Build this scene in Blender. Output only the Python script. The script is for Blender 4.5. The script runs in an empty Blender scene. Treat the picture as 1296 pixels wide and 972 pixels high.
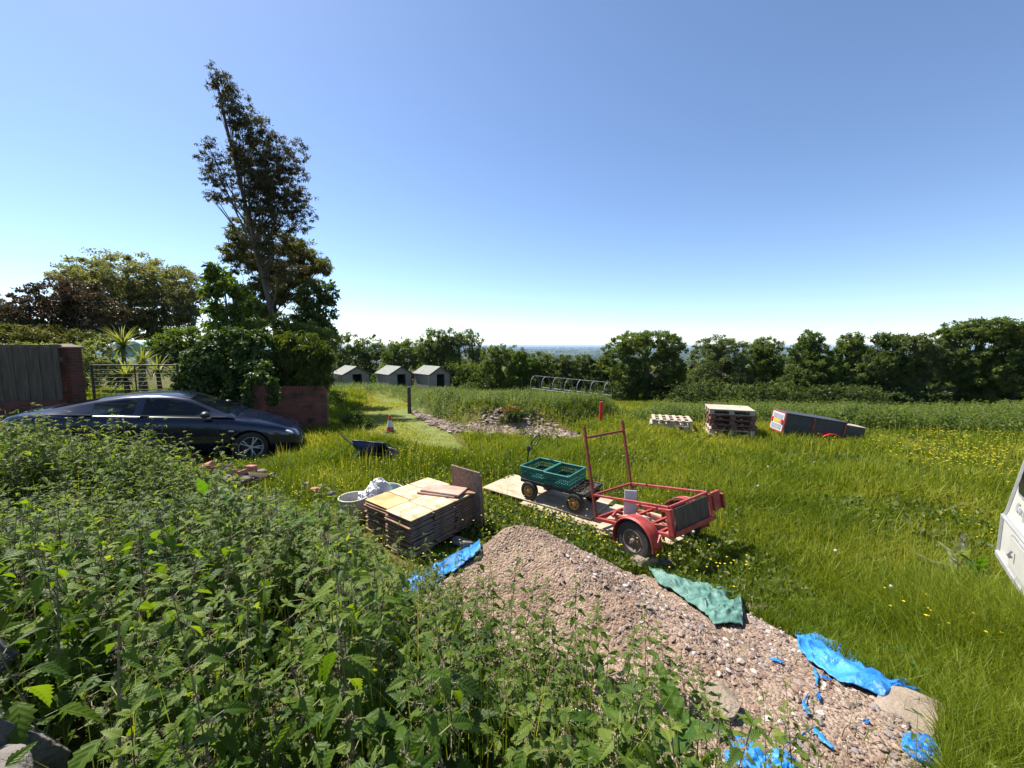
import bpy, bmesh, math, random
import numpy as np
from mathutils import Vector, Matrix, Euler
R = math.radians
random.seed(7); rng = np.random.default_rng(11)
scn = bpy.context.scene
COL = scn.collection
PI = math.pi

# ------------------------------------------------------------------ camera, sky, sun, exposure
HC = 2.25; F0 = 490.0; PITCH = math.atan(49/F0)
cd = bpy.data.cameras.new('camera'); cam = bpy.data.objects.new('camera', cd); COL.objects.link(cam)
cam.location = (0, 0, HC); cam.rotation_euler = (PI/2-PITCH, 0, 0)
cd.sensor_width = 36; cd.lens = F0/1296*36; cd.clip_start = .03; cd.clip_end = 90000
scn.camera = cam
SUN_EL = R(56); SUN_AZ = (-.80, .60)            # ground direction towards the sun
w = bpy.data.worlds.new('World'); scn.world = w; w.use_nodes = True
nt = w.node_tree; bg = nt.nodes['Background']
sky = nt.nodes.new('ShaderNodeTexSky'); sky.sky_type = 'NISHITA'; sky.sun_disc = False
sky.sun_elevation = SUN_EL; sky.sun_rotation = math.atan2(SUN_AZ[0], SUN_AZ[1])
sky.altitude = 150; sky.air_density = .8; sky.dust_density = .3; sky.ozone_density = 3.4
nt.links.new(sky.outputs[0], bg.inputs[0]); bg.inputs[1].default_value = .1
sl = bpy.data.lights.new('sun', 'SUN'); so = bpy.data.objects.new('sun', sl); COL.objects.link(so)
sl.energy = 5.0; sl.angle = R(.5); sl.color = (1, .95, .87)
sd = Vector((SUN_AZ[0]*math.cos(SUN_EL), SUN_AZ[1]*math.cos(SUN_EL), math.sin(SUN_EL)))
so.rotation_euler = sd.to_track_quat('Z', 'Y').to_euler(); so.location = (-30, 20, 40)
scn.view_settings.view_transform = 'Standard'; scn.view_settings.look = 'None'
scn.view_settings.exposure = 1.05; scn.view_settings.gamma = 1
scn.render.engine = 'CYCLES'
cy = scn.cycles
cy.max_bounces = 8; cy.diffuse_bounces = 3; cy.glossy_bounces = 3; cy.transmission_bounces = 4
cy.transparent_max_bounces = 8; cy.volume_bounces = 0; cy.use_denoising = True; cy.sample_clamp_indirect = 4
try: cy.denoiser = 'OPENIMAGEDENOISE'
except Exception: pass

# ------------------------------------------------------------------ pixel of the photo -> point of the world
def ray(px, py):
    u = (px-648)/F0; v = -(py-486)/F0
    return (u, math.cos(PITCH)+v*math.sin(PITCH), -math.sin(PITCH)+v*math.cos(PITCH))
def atz(px, py, z=0.):
    d = ray(px, py); t = (z-HC)/d[2]; return Vector((d[0]*t, d[1]*t, z))
def aty(px, py, y):
    d = ray(px, py); t = y/d[1]; return Vector((d[0]*t, y, HC+d[2]*t))

# ------------------------------------------------------------------ numpy noise
_perm = rng.random((256, 256))
def vnoise(x, y, seed=0):
    x = np.asarray(x, float)+seed*17.3; y = np.asarray(y, float)+seed*9.1
    xi = np.floor(x).astype(int); yi = np.floor(y).astype(int); fx = x-xi; fy = y-yi
    fx = fx*fx*(3-2*fx); fy = fy*fy*(3-2*fy)
    a = _perm[xi & 255, yi & 255]; b = _perm[(xi+1) & 255, yi & 255]
    c = _perm[xi & 255, (yi+1) & 255]; d = _perm[(xi+1) & 255, (yi+1) & 255]
    return (a*(1-fx)+b*fx)*(1-fy)+(c*(1-fx)+d*fx)*fy
def fbm(x, y, o=4, seed=0):
    s = 0; a = .5
    for k in range(o):
        s = s+a*vnoise(x*2**k, y*2**k, seed+k); a *= .5
    return s/(1-.5**o)
def sm(x, a, b):
    t = np.clip((np.asarray(x, float)-a)/(b-a), 0, 1); return t*t*(3-2*t)
def inpoly(x, y, P):
    x = np.asarray(x, float); y = np.asarray(y, float); r = np.zeros(np.broadcast(x, y).shape, bool)
    n = len(P)
    for i in range(n):
        x1, y1 = P[i][:2]; x2, y2 = P[(i+1) % n][:2]
        if y1 == y2: continue
        c = ((y1 > y) != (y2 > y)) & (x < (x2-x1)*(y-y1)/(y2-y1)+x1)
        r ^= c
    return r
def polydist(x, y, P, closed=False):
    x = np.asarray(x, float); y = np.asarray(y, float)
    best = np.full(np.broadcast(x, y).shape, 1e9); val = np.zeros_like(best)
    m = len(P) if closed else len(P)-1
    for i in range(m):
        a = P[i]; b = P[(i+1) % len(P)]
        dx, dy = b[0]-a[0], b[1]-a[1]; L = dx*dx+dy*dy+1e-12
        t = np.clip(((x-a[0])*dx+(y-a[1])*dy)/L, 0, 1)
        d = np.hypot(x-a[0]-t*dx, y-a[1]-t*dy)
        v = (a[2]+t*(b[2]-a[2])) if len(a) > 2 else t
        k = d < best; best = np.where(k, d, best); val = np.where(k, v, val)
    return best, val

# ------------------------------------------------------------------ the lie of the land
MOUND = [(-4.6, 17.2), (-3.6, 14.2), (-2.2, 11.6), (-1.2, 10.4), (.4, 10.0), (1.4, 9.9), (2.2, 11), (4.2, 13.5), (4.6, 17), (3, 20.5), (-2, 21.5), (-4.4, 19.5)]
def g(x, y):
    x = np.asarray(x, float); y = np.asarray(y, float)
    s = .078
    yy = np.clip(y-10, 0, 38); yy = np.where(yy < 2, yy*yy/4, yy-1)
    z = -s*yy-.078*sm(x, 2.5, 8)*np.minimum(yy, 7)
    z = z-.14*sm(x, 2.8, 4.6)*sm(y, 6.3, 9)
    r = np.hypot(x, y)
    z = z-112*sm(r, 70, 1300)-.01*np.clip(r-45, 0, 60)
    near = 1-sm(y, 1.3, 3.7)
    z = z+near*(.56-.26*sm(x, 1.6, 3.4))*(1-sm(r, 20, 40))
    z = z-.24*np.exp(-((x+5.4)**2+(y-8.9)**2)/3.)
    z = z+(.42*sm(-x, 6.3, 10))*sm(y, 3, 7)*(1-sm(r, 25, 50))
    d, _ = polydist(x, y, MOUND, True)
    ins = inpoly(x, y, MOUND)
    z = z+.5*sm(np.where(ins, d, 0), 0, .9)*(.7+.6*fbm(x*.5, y*.5, 3, 5))*(1-.75*sm(y+.5*x, 13.5, 19))
    z = z+.05*(fbm(x*.6, y*.6, 3, 2)-.5)*(1-sm(r, 40, 80))
    z = z+14*(fbm(x/900., y/900., 4, 8)-.5)*sm(r, 900, 2500)
    return z
def gz(x, y): return float(g(x, y))

RIDGE = [(-.03, 3.36, .77), (.22, 3.06, .65), (.66, 2.5, .55), (1.1, 1.95, .52), (1.5, 1.3, .56)]
def hitg(px, py):
    d = ray(px, py); t = (0-HC)/d[2]
    for _ in range(40): t = t*.5+.5*(gz(d[0]*t, d[1]*t)+.03-HC)/d[2]
    return (d[0]*t, d[1]*t)
APRON = [hitg(508, 800), hitg(528, 765), hitg(560, 735), hitg(602, 704), (-.25, 3.8), (.1, 3.92), (.65, 3.78), hitg(820, 724), hitg(885, 744), hitg(940, 768), hitg(1003, 800), hitg(1090, 842), hitg(1172, 882), hitg(1200, 925), hitg(1200, 985), tuple(atz(1170, 1150, .42)[:2]), (1.0, .6), (.15, 1.25), (-.45, 1.8)]
def heap(x, y):
    d, rz = polydist(x, y, RIDGE)
    n = fbm(np.asarray(x)*3, np.asarray(y)*3, 4, 9)-.5
    z = rz-.60*np.maximum(0, np.hypot(d, .10)-.10)*(1-.32*sm(y, 3.2, 1.8)) + .10*n
    z = z+.045*(fbm(np.asarray(x)*9, np.asarray(y)*9, 3, 4)-.5)*sm(np.asarray(x), -.1, .6)+.03*np.maximum(0, fbm(np.asarray(x)*22, np.asarray(y)*22, 2, 14)-.55)/.45
    dd, _ = polydist(x, y, APRON, True); ins = inpoly(x, y, APRON)
    edge = np.where(ins, dd, -dd)+.12*n
    ap = g(x, y)+.03*sm(edge, -.02, .12)-.08*sm(-edge, 0, .1)+.02*(fbm(np.asarray(x)*14, np.asarray(y)*14, 3, 4)-.5)*sm(edge, 0, .1)
    z = np.minimum(z, g(x, y)+.95*np.maximum(edge+.02, 0)); z = np.where(edge > -.02, z, -9)
    return np.maximum(z, ap)
def hit(px, py):
    d = ray(px, py); t = .5
    while t < 60:
        x, y, z = d[0]*t, d[1]*t, HC+d[2]*t
        q = z-top(x, y)
        if q < .004: return Vector((x, y, top(x, y)))
        t += max(.004, q*.45)
def top(x, y): return float(max(heap(x, y), g(x, y)))

# ------------------------------------------------------------------ materials
MATS = {}
def _new(name):
    m = bpy.data.materials.new(name); m.use_nodes = True; MATS[name] = m
    nt = m.node_tree; nt.nodes.clear(); o = nt.nodes.new('ShaderNodeOutputMaterial')
    return m, nt, nt.nodes, nt.links, o
def ramp(nd, cols, a=.3, b=.7):
    r = nd.new('ShaderNodeValToRGB'); el = r.color_ramp.elements
    n = len(cols)
    while len(el) < n: el.new(.5)
    for i, c in enumerate(cols):
        el[i].position = a+(b-a)*i/max(1, n-1); el[i].color = (*c, 1)
    return r
def mat(name, cols, scale=6, rough=.7, bump=.3, bscale=60, metal=0, spec=.5, stretch=(1, 1, 1), coat=0, detail=6, a=.3, b=.7, dist=.02):
    m, nt, nd, lk, o = _new(name)
    p = nd.new('ShaderNodeBsdfPrincipled'); tc = nd.new('ShaderNodeTexCoord'); mp = nd.new('ShaderNodeMapping')
    mp.inputs['Scale'].default_value = stretch; lk.new(tc.outputs['Object'], mp.inputs[0])
    n = nd.new('ShaderNodeTexNoise'); n.inputs['Scale'].default_value = scale; n.inputs['Detail'].default_value = detail; n.inputs['Roughness'].default_value = .62
    lk.new(mp.outputs[0], n.inputs['Vector'])
    r = ramp(nd, cols, a, b); lk.new(n.outputs[0], r.inputs[0]); lk.new(r.outputs[0], p.inputs['Base Color'])
    p.inputs['Roughness'].default_value = rough; p.inputs['Metallic'].default_value = metal; p.inputs['Specular IOR Level'].default_value = spec
    p.inputs['Coat Weight'].default_value = coat
    if bump:
        n2 = nd.new('ShaderNodeTexNoise'); n2.inputs['Scale'].default_value = bscale; n2.inputs['Detail'].default_value = 5
        lk.new(mp.outputs[0], n2.inputs['Vector'])
        b_ = nd.new('ShaderNodeBump'); b_.inputs['Strength'].default_value = bump; b_.inputs['Distance'].default_value = dist
        lk.new(n2.outputs[0], b_.inputs['Height']); lk.new(b_.outputs[0], p.inputs['Normal'])
    lk.new(p.outputs[0], o.inputs[0]); return m
def leafmat(name, cols, tcol, tw=.4, rough=.45, spec=.35, veins=False):
    m, nt, nd, lk, o = _new(name)
    at = nd.new('ShaderNodeAttribute'); at.attribute_name = 'rnd'
    r = ramp(nd, cols, 0, 1); lk.new(at.outputs['Fac'], r.inputs[0])
    p = nd.new('ShaderNodeBsdfPrincipled'); p.inputs['Roughness'].default_value = rough; p.inputs['Specular IOR Level'].default_value = spec
    lk.new(r.outputs[0], p.inputs['Base Color'])
    t = nd.new('ShaderNodeBsdfTranslucent')
    mx = nd.new('ShaderNodeMix'); mx.data_type = 'RGBA'; mx.blend_type = 'MULTIPLY'; mx.inputs[0].default_value = 1
    lk.new(r.outputs[0], mx.inputs[6]); mx.inputs[7].default_value = (*tcol, 1); lk.new(mx.outputs[2], t.inputs[0])
    s = nd.new('ShaderNodeMixShader'); s.inputs[0].default_value = tw
    lk.new(p.outputs[0], s.inputs[1]); lk.new(t.outputs[0], s.inputs[2]); lk.new(s.outputs[0], o.inputs[0])
    if veins:
        uv = nd.new('ShaderNodeUVMap'); uv.uv_map = 'uv'
        sp = nd.new('ShaderNodeSeparateXYZ'); lk.new(uv.outputs[0], sp.inputs[0])
        ab = nd.new('ShaderNodeMath'); ab.operation = 'ABSOLUTE'; lk.new(sp.outputs[1], ab.inputs[0])
        mu = nd.new('ShaderNodeMath'); mu.operation = 'MULTIPLY_ADD'; lk.new(ab.outputs[0], mu.inputs[0]); mu.inputs[1].default_value = -1.1; lk.new(sp.outputs[0], mu.inputs[2])
        m2 = nd.new('ShaderNodeMath'); m2.operation = 'MULTIPLY'; lk.new(mu.outputs[0], m2.inputs[0]); m2.inputs[1].default_value = 46
        si = nd.new('ShaderNodeMath'); si.operation = 'SINE'; lk.new(m2.outputs[0], si.inputs[0])
        no = nd.new('ShaderNodeTexNoise'); no.inputs['Scale'].default_value = 140; tc = nd.new('ShaderNodeTexCoord'); lk.new(tc.outputs['Object'], no.inputs['Vector'])
        ad = nd.new('ShaderNodeMath'); ad.operation = 'MULTIPLY_ADD'; lk.new(no.outputs[0], ad.inputs[0]); ad.inputs[1].default_value = 1.2; lk.new(si.outputs[0], ad.inputs[2])
        b_ = nd.new('ShaderNodeBump'); b_.inputs['Strength'].default_value = .22; b_.inputs['Distance'].default_value = .002
        lk.new(ad.outputs[0], b_.inputs['Height']); lk.new(b_.outputs[0], p.inputs['Normal']); lk.new(b_.outputs[0], t.inputs['Normal'])
    return m
def brickmat(name, c1, c2, mortar, dirt=(.02, .03, .015)):
    m, nt, nd, lk, o = _new(name)
    p = nd.new('ShaderNodeBsdfPrincipled'); p.inputs['Roughness'].default_value = .9
    tc = nd.new('ShaderNodeTexCoord'); sp = nd.new('ShaderNodeSeparateXYZ'); lk.new(tc.outputs['Object'], sp.inputs[0])
    ad = nd.new('ShaderNodeMath'); ad.operation = 'ADD'; lk.new(sp.outputs[0], ad.inputs[0]); lk.new(sp.outputs[1], ad.inputs[1])
    cb = nd.new('ShaderNodeCombineXYZ'); lk.new(ad.outputs[0], cb.inputs[0]); lk.new(sp.outputs[2], cb.inputs[1])
    b = nd.new('ShaderNodeTexBrick'); b.inputs['Scale'].default_value = 1; b.inputs['Brick Width'].default_value = .225; b.inputs['Row Height'].default_value = .075
    b.inputs['Mortar Size'].default_value = .008; b.inputs['Color1'].default_value = (*c1, 1); b.inputs['Color2'].default_value = (*c2, 1); b.inputs['Mortar'].default_value = (*mortar, 1)
    b.inputs['Mortar Smooth'].default_value = .3; lk.new(cb.outputs[0], b.inputs['Vector'])
    n = nd.new('ShaderNodeTexNoise'); n.inputs['Scale'].default_value = 3; n.inputs['Detail'].default_value = 8; lk.new(tc.outputs['Object'], n.inputs['Vector'])
    r = ramp(nd, [(0, 0, 0), (1, 1, 1)], .5, .72); lk.new(n.outputs[0], r.inputs[0])
    mx = nd.new('ShaderNodeMix'); mx.data_type = 'RGBA'; lk.new(r.outputs[0], mx.inputs[0]); lk.new(b.outputs[0], mx.inputs[6]); mx.inputs[7].default_value = (*dirt, 1)
    lk.new(mx.outputs[2], p.inputs['Base Color'])
    bp = nd.new('ShaderNodeBump'); bp.inputs['Strength'].default_value = .8; bp.inputs['Distance'].default_value = .01; bp.invert = True
    lk.new(b.outputs['Fac'], bp.inputs['Height']); lk.new(bp.outputs[0], p.inputs['Normal'])
    lk.new(p.outputs[0], o.inputs[0]); return m
def glassmat(name, tint=(.25, .3, .3), rough=.02, clear=.6):
    m, nt, nd, lk, o = _new(name)
    tr = nd.new('ShaderNodeBsdfTransparent'); tr.inputs[0].default_value = (*tint, 1)
    p = nd.new('ShaderNodeBsdfPrincipled'); p.inputs['Base Color'].default_value = (.01, .015, .02, 1); p.inputs['Roughness'].default_value = rough; p.inputs['Specular IOR Level'].default_value = .8
    s = nd.new('ShaderNodeMixShader'); s.inputs[0].default_value = clear; lk.new(p.outputs[0], s.inputs[1]); lk.new(tr.outputs[0], s.inputs[2]); lk.new(s.outputs[0], o.inputs[0]); return m
def gravelmat(name, cols, scale=45, bump=.8):
    m, nt, nd, lk, o = _new(name)
    p = nd.new('ShaderNodeBsdfPrincipled'); p.inputs['Roughness'].default_value = .95; p.inputs['Specular IOR Level'].default_value = .15
    tc = nd.new('ShaderNodeTexCoord'); v = nd.new('ShaderNodeTexVoronoi'); v.inputs['Scale'].default_value = scale; lk.new(tc.outputs['Object'], v.inputs['Vector'])
    sp = nd.new('ShaderNodeSeparateColor'); lk.new(v.outputs['Color'], sp.inputs[0])
    n = nd.new('ShaderNodeTexNoise'); n.inputs['Scale'].default_value = 2.2; n.inputs['Detail'].default_value = 7; lk.new(tc.outputs['Object'], n.inputs['Vector'])
    ad = nd.new('ShaderNodeMath'); ad.operation = 'MULTIPLY_ADD'; lk.new(sp.outputs[0], ad.inputs[0]); ad.inputs[1].default_value = .45; lk.new(n.outputs[0], ad.inputs[2])
    r = ramp(nd, cols, .35, .95); lk.new(ad.outputs[0], r.inputs[0]); lk.new(r.outputs[0], p.inputs['Base Color'])
    n2 = nd.new('ShaderNodeTexNoise'); n2.inputs['Scale'].default_value = scale*1.5; n2.inputs['Detail'].default_value = 8; lk.new(tc.outputs['Object'], n2.inputs['Vector'])
    ml = nd.new('ShaderNodeMath'); ml.operation = 'MULTIPLY_ADD'; lk.new(v.outputs['Distance'], ml.inputs[0]); ml.inputs[1].default_value = -.8; lk.new(n2.outputs[0], ml.inputs[2])
    b_ = nd.new('ShaderNodeBump'); b_.inputs['Strength'].default_value = bump; b_.inputs['Distance'].default_value = .02
    lk.new(ml.outputs[0], b_.inputs['Height']); lk.new(b_.outputs[0], p.inputs['Normal'])
    lk.new(p.outputs[0], o.inputs[0]); return m
def rndmat(name, cols, rough=.9, bump=.5, bscale=90):
    m = mat(name, [cols[0], cols[-1]], rough=rough, bump=bump, bscale=bscale, spec=.2)
    nt = m.node_tree; nd = nt.nodes; p = [n for n in nd if n.type == 'BSDF_PRINCIPLED'][0]
    at = nd.new('ShaderNodeAttribute'); at.attribute_name = 'rnd'; r = ramp(nd, cols, 0, 1)
    nt.links.new(at.outputs['Fac'], r.inputs[0]); nt.links.new(r.outputs[0], p.inputs['Base Color']); return m

# ------------------------------------------------------------------ mesh helpers
def link(o, parent=None):
    COL.objects.link(o)
    if parent: o.parent = parent
    return o
def tag(o, label=None, cat=None, group=None, kind=None):
    if label: o['label'] = label
    if cat: o['category'] = cat
    if group: o['group'] = group
    if kind: o['kind'] = kind
    return o
def empty(name, loc=(0, 0, 0), rz=0, label=None, cat=None, group=None, rot=None):
    o = bpy.data.objects.new(name, None); COL.objects.link(o); o.empty_display_size = .1
    o.location = loc; o.rotation_euler = rot if rot is not None else (0, 0, rz)
    return tag(o, label, cat, group)
def copy_tree(o, parent=None):
    c = o.copy(); COL.objects.link(c); c.parent = parent
    for ch in [k for k in COL.objects if k.parent == o]: copy_tree(ch, c)
    return c
def npmesh(name, V, F, mats, parent=None, rnd=None, uv=None, mi=None, smooth=False):
    """V (n,3); F list of (k,m) int arrays; rnd per face; uv per vertex; mi per face"""
    me = bpy.data.meshes.new(name)
    V = np.asarray(V, np.float32)
    me.vertices.add(len(V)); me.vertices.foreach_set('co', V.ravel())
    F = [np.asarray(f, np.int32) for f in F if len(f)]
    loops = np.concatenate([f.ravel() for f in F]); tot = np.concatenate([np.full(len(f), f.shape[1], np.int32) for f in F])
    st = np.concatenate([[0], np.cumsum(tot)[:-1]]).astype(np.int32)
    me.loops.add(len(loops)); me.loops.foreach_set('vertex_index', loops)
    me.polygons.add(len(tot)); me.polygons.foreach_set('loop_start', st)
    if mi is not None: me.polygons.foreach_set('material_index', np.asarray(mi, np.int32))
    me.polygons.foreach_set('use_smooth', np.full(len(tot), smooth, bool))
    me.update(calc_edges=True)
    if rnd is not None:
        a = me.attributes.new('rnd', 'FLOAT', 'FACE'); a.data.foreach_set('value', np.asarray(rnd, np.float32))
    if uv is not None:
        l = me.uv_layers.new(name='uv'); l.data.foreach_set('uv', np.asarray(uv, np.float32)[loops].ravel())
    for m in (mats if isinstance(mats, (list, tuple)) else [mats]): me.materials.append(m)
    o = bpy.data.objects.new(name, me); return link(o, parent)

class MB:
    def __init__(s): s.bm = bmesh.new()
    def _add(s, b2, M):
        b2.transform(M); me = bpy.data.meshes.new('_t'); b2.to_mesh(me); b2.free(); s.bm.from_mesh(me); bpy.data.meshes.remove(me); return s
    def box(s, c, d, rot=None, bev=0.0, seg=1):
        b = bmesh.new(); bmesh.ops.create_cube(b, size=1)
        bmesh.ops.scale(b, vec=d, verts=b.verts)
        if bev: bmesh.ops.bevel(b, geom=b.edges[:], offset=bev, segments=seg, affect='EDGES', profile=.5)
        M = Matrix.Translation(c)
        if rot is not None: M = M @ (rot if isinstance(rot, Matrix) else Euler(rot).to_matrix().to_4x4())
        return s._add(b, M)
    def bar(s, p0, p1, w, h=None, bev=0.0, up=(0, 0, 1)):
        p0 = Vector(p0); p1 = Vector(p1); d = p1-p0; L = d.length; x = d.normalized(); u = Vector(up)
        if abs(x.dot(u)) > .98: u = Vector((0, 1, 0))
        y = u.cross(x).normalized(); z = x.cross(y)
        M = Matrix((x, y, z)).transposed().to_4x4()
        return s.box((p0+p1)/2, (L, w, h or w), M, bev)
    def tube(s, pts, r, seg=8, cap=True, closed=False):
        pts = [Vector(p) for p in pts]; n = len(pts); rr = r if isinstance(r, (list, tuple)) else [r]*n
        b = s.bm; rings = []; pu = None
        for i, p in enumerate(pts):
            t = (pts[(i+1) % n]-pts[i-1]) if closed else (pts[min(i+1, n-1)]-pts[max(i-1, 0)])
            t.normalize()
            if pu is None:
                u = Vector((0, 0, 1)) if abs(t.z) < .9 else Vector((1, 0, 0))
            else: u = pu
            u = (u-t*u.dot(t)).normalized(); v = t.cross(u); pu = u
            rings.append([b.verts.new(p+rr[i]*(math.cos(2*PI*k/seg)*u+math.sin(2*PI*k/seg)*v)) for k in range(seg)])
        m = n if closed else n-1
        for i in range(m):
            A = rings[i]; B = rings[(i+1) % n]
            for k in range(seg): b.faces.new((A[k], A[(k+1) % seg], B[(k+1) % seg], B[k]))
        if cap and not closed:
            b.faces.new(rings[0][::-1]); b.faces.new(rings[-1])
        return s
    def lathe(s, prof, seg=24, M=None, a0=0, a1=2*PI):
        """profile (r,z) spun round z"""
        b = bmesh.new(); full = abs(a1-a0-2*PI) < 1e-6; n = seg if full else seg+1
        rings = []
        for r, z in prof:
            rings.append([b.verts.new((max(r, 1e-4)*math.cos(a0+(a1-a0)*k/seg), max(r, 1e-4)*math.sin(a0+(a1-a0)*k/seg), z)) for k in range(n)])
        for i in range(len(rings)-1):
            for k in range(seg):
                k2 = (k+1) % n
                b.faces.new((rings[i][k], rings[i][k2], rings[i+1][k2], rings[i+1][k]))
        bmesh.ops.remove_doubles(b, verts=b.verts, dist=2e-4)
        return s._add(b, M or Matrix())
    def prism(s, poly, d, M=None, bev=0):
        b = bmesh.new(); v = [b.verts.new((x, y, 0)) for x, y in poly]; f = b.faces.new(v)
        e = bmesh.ops.extrude_face_region(b, geom=[f]); bmesh.ops.translate(b, vec=(0, 0, d), verts=[q for q in e['geom'] if isinstance(q, bmesh.types.BMVert)])
        bmesh.ops.recalc_face_normals(b, faces=b.faces)
        if bev: bmesh.ops.bevel(b, geom=b.edges[:], offset=bev, segments=1, affect='EDGES')
        return s._add(b, M or Matrix())
    def grid(s, rows):
        b = s.bm; vv = [[b.verts.new(p) for p in r] for r in rows]
        for i in range(len(vv)-1):
            for j in range(len(vv[0])-1): b.faces.new((vv[i][j], vv[i][j+1], vv[i+1][j+1], vv[i+1][j]))
        return s
    def rock(s, c, d, seed=0, sub=2, rough=.25, rot=0):
        b = bmesh.new(); bmesh.ops.create_icosphere(b, subdivisions=sub, radius=.5); rs = random.Random(seed)
        pl = [(Vector((rs.gauss(0, 1), rs.gauss(0, 1), rs.gauss(0, 1))).normalized(), rs.uniform(.28, .42)) for _ in range(9)]
        for v in b.verts:
            for n_, k in pl:
                q = v.co.dot(n_)
                if q > k: v.co -= n_*(q-k)*.92
            v.co += v.co.normalized()*rough*.12*(rs.random()-.5)
        bmesh.ops.scale(b, vec=d, verts=b.verts)
        return s._add(b, Matrix.Translation(c) @ Euler((rs.uniform(-.3, .3), rs.uniform(-.3, .3), rot)).to_matrix().to_4x4())
    def build(s, name, m, parent=None, smooth=0, solid=0):
        me = bpy.data.meshes.new(name); s.bm.to_mesh(me); s.bm.free()
        if smooth:
            me.polygons.foreach_set('use_smooth', [True]*len(me.polygons)); me.set_sharp_from_angle(angle=R(smooth))
        me.materials.append(m); o = bpy.data.objects.new(name, me); link(o, parent)
        if solid:
            md = o.modifiers.new('s', 'SOLIDIFY'); md.thickness = solid; md.offset = 0
        return o
def RX(a): return Matrix.Rotation(a, 4, 'X')
def RY(a): return Matrix.Rotation(a, 4, 'Y')
def RZ(a): return Matrix.Rotation(a, 4, 'Z')
def TR(x, y, z): return Matrix.Translation((x, y, z))
def text_part(name, s, size, M, m, parent, ext=.001):
    c = bpy.data.curves.new('_txt', 'FONT'); c.body = s; c.size = size; c.extrude = ext; o = bpy.data.objects.new('_txt', c); COL.objects.link(o)
    dg = bpy.context.evaluated_depsgraph_get(); me = bpy.data.meshes.new_from_object(o.evaluated_get(dg)); bpy.data.objects.remove(o); bpy.data.curves.remove(c)
    me.name = name; me.transform(M); me.materials.clear(); me.materials.append(m); q = bpy.data.objects.new(name, me); return link(q, parent)
# ------------------------------------------------------------------ material set
M = {}
M['bark'] = mat('bark', [(.05, .04, .03), (.16, .13, .10)], 8, .9, .8, 40, stretch=(1, 1, .2))
M['barkpale'] = mat('bark_pale', [(.12, .09, .07), (.30, .25, .2)], 5, .9, .6, 30, stretch=(1, 1, .2))
M['soil'] = mat('soil', [(.05, .038, .026), (.13, .10, .07)], 5, 1, .8, 50, spec=.1)
M['gravel'] = gravelmat('gravel', [(.115, .076, .054), (.205, .14, .098), (.275, .192, .138), (.36, .27, .20)], 60, .95)
M['stones'] = rndmat('stones', [(.12, .09, .075), (.24, .15, .115), (.28, .21, .165), (.20, .18, .17), (.33, .24, .19), (.50, .46, .42)])
M['stonegrey'] = mat('stone_grey', [(.09, .08, .07), (.23, .205, .185)], 9, .95, .8, 60, spec=.2)
M['slab'] = mat('stone_slab', [(.17, .135, .10), (.33, .26, .20)], 6, .95, .6, 60, spec=.2)
M['brick'] = brickmat('brick_dark', (.16, .045, .03), (.10, .03, .022), (.10, .075, .06))
M['brick2'] = brickmat('brick_red', (.24, .075, .045), (.17, .05, .035), (.14, .10, .08))
M['brickred'] = mat('broken_brick', [(.30, .10, .08), (.46, .19, .15), (.36, .24, .2)], 7, .95, .6, 60, spec=.1)
M['fencewood'] = mat('fence_wood', [(.05, .038, .028), (.12, .092, .066)], 5, .9, .4, 60, stretch=(6, 6, .5))
M['plywood'] = mat('plywood_face', [(.30, .17, .08), (.46, .32, .18), (.56, .44, .31), (.60, .50, .38)], 5, .85, .2, 60, stretch=(1, 1.6, 1), spec=.2)
M['plyorange'] = mat('plywood_orange', [(.42, .18, .06), (.55, .32, .14), (.60, .42, .23)], 3.2, .85, .2, 60, spec=.2)
M['plyedge'] = mat('board_grey', [(.19, .11, .07), (.38, .25, .165)], 5, .95, .4, 80, stretch=(1, 1, 4), spec=.1)
M['sheet'] = mat('board_sheet', [(.26, .19, .12), (.44, .35, .25), (.50, .42, .31)], 2.5, .95, .3, 70, stretch=(1, 4, 1), spec=.1)
M['plank'] = mat('plank_worn', [(.17, .105, .075), (.33, .24, .18)], 4, .9, .5, 50, stretch=(.4, 5, 5), spec=.1)
M['palletpale'] = mat('pallet_pale', [(.30, .24, .18), (.50, .42, .33)], 5, .9, .3, 60, spec=.1)
M['palletdark'] = mat('pallet_dark', [(.11, .055, .045), (.24, .13, .10)], 5, .9, .3, 60, spec=.1)
M['redpaint'] = mat('red_paint', [(.10, .03, .018), (.24, .026, .02), (.33, .036, .028), (.30, .075, .06)], 9, .5, .2, 90, a=.28, b=.66)
M['redrust'] = mat('red_rust', [(.09, .03, .018), (.17, .032, .02), (.23, .04, .026), (.15, .06, .035)], 11, .75, .3, 90)
M['redbright'] = mat('red_bright', [(.55, .015, .015), (.62, .03, .03)], 5, .35, 0)
M['rubber'] = mat('rubber', [(.02, .02, .02), (.05, .045, .04)], 9, .85, .2, 60)
M['rimrust'] = mat('rim_rust', [(.10, .07, .05), (.22, .17, .13)], 14, .8, .3, 80)
M['rimyellow'] = mat('rim_yellow', [(.42, .20, .05), (.55, .30, .09), (.25, .12, .05)], 14, .6, .2, 80)
M['green'] = mat('crate_green', [(.012, .10, .075), (.03, .17, .13)], 6, .45, .1, 60)
M['cartdeck'] = mat('cart_deck', [(.05, .045, .03), (.13, .115, .075)], 7, .95, .5, 60)
M['darkmetal'] = mat('dark_metal', [(.015, .015, .016), (.04, .035, .035)], 9, .5, .1, 60)
M['galv'] = mat('galvanised', [(.28, .29, .30), (.45, .46, .47)], 9, .45, .1, 60, metal=.6)
M['navy'] = mat('car_navy', [(.004, .007, .022), (.006, .010, .028)], 3, .22, 0, coat=.7, spec=.3)
M['black'] = mat('black_plastic', [(.012, .012, .013), (.02, .02, .022)], 8, .5, .05, 60)
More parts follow.
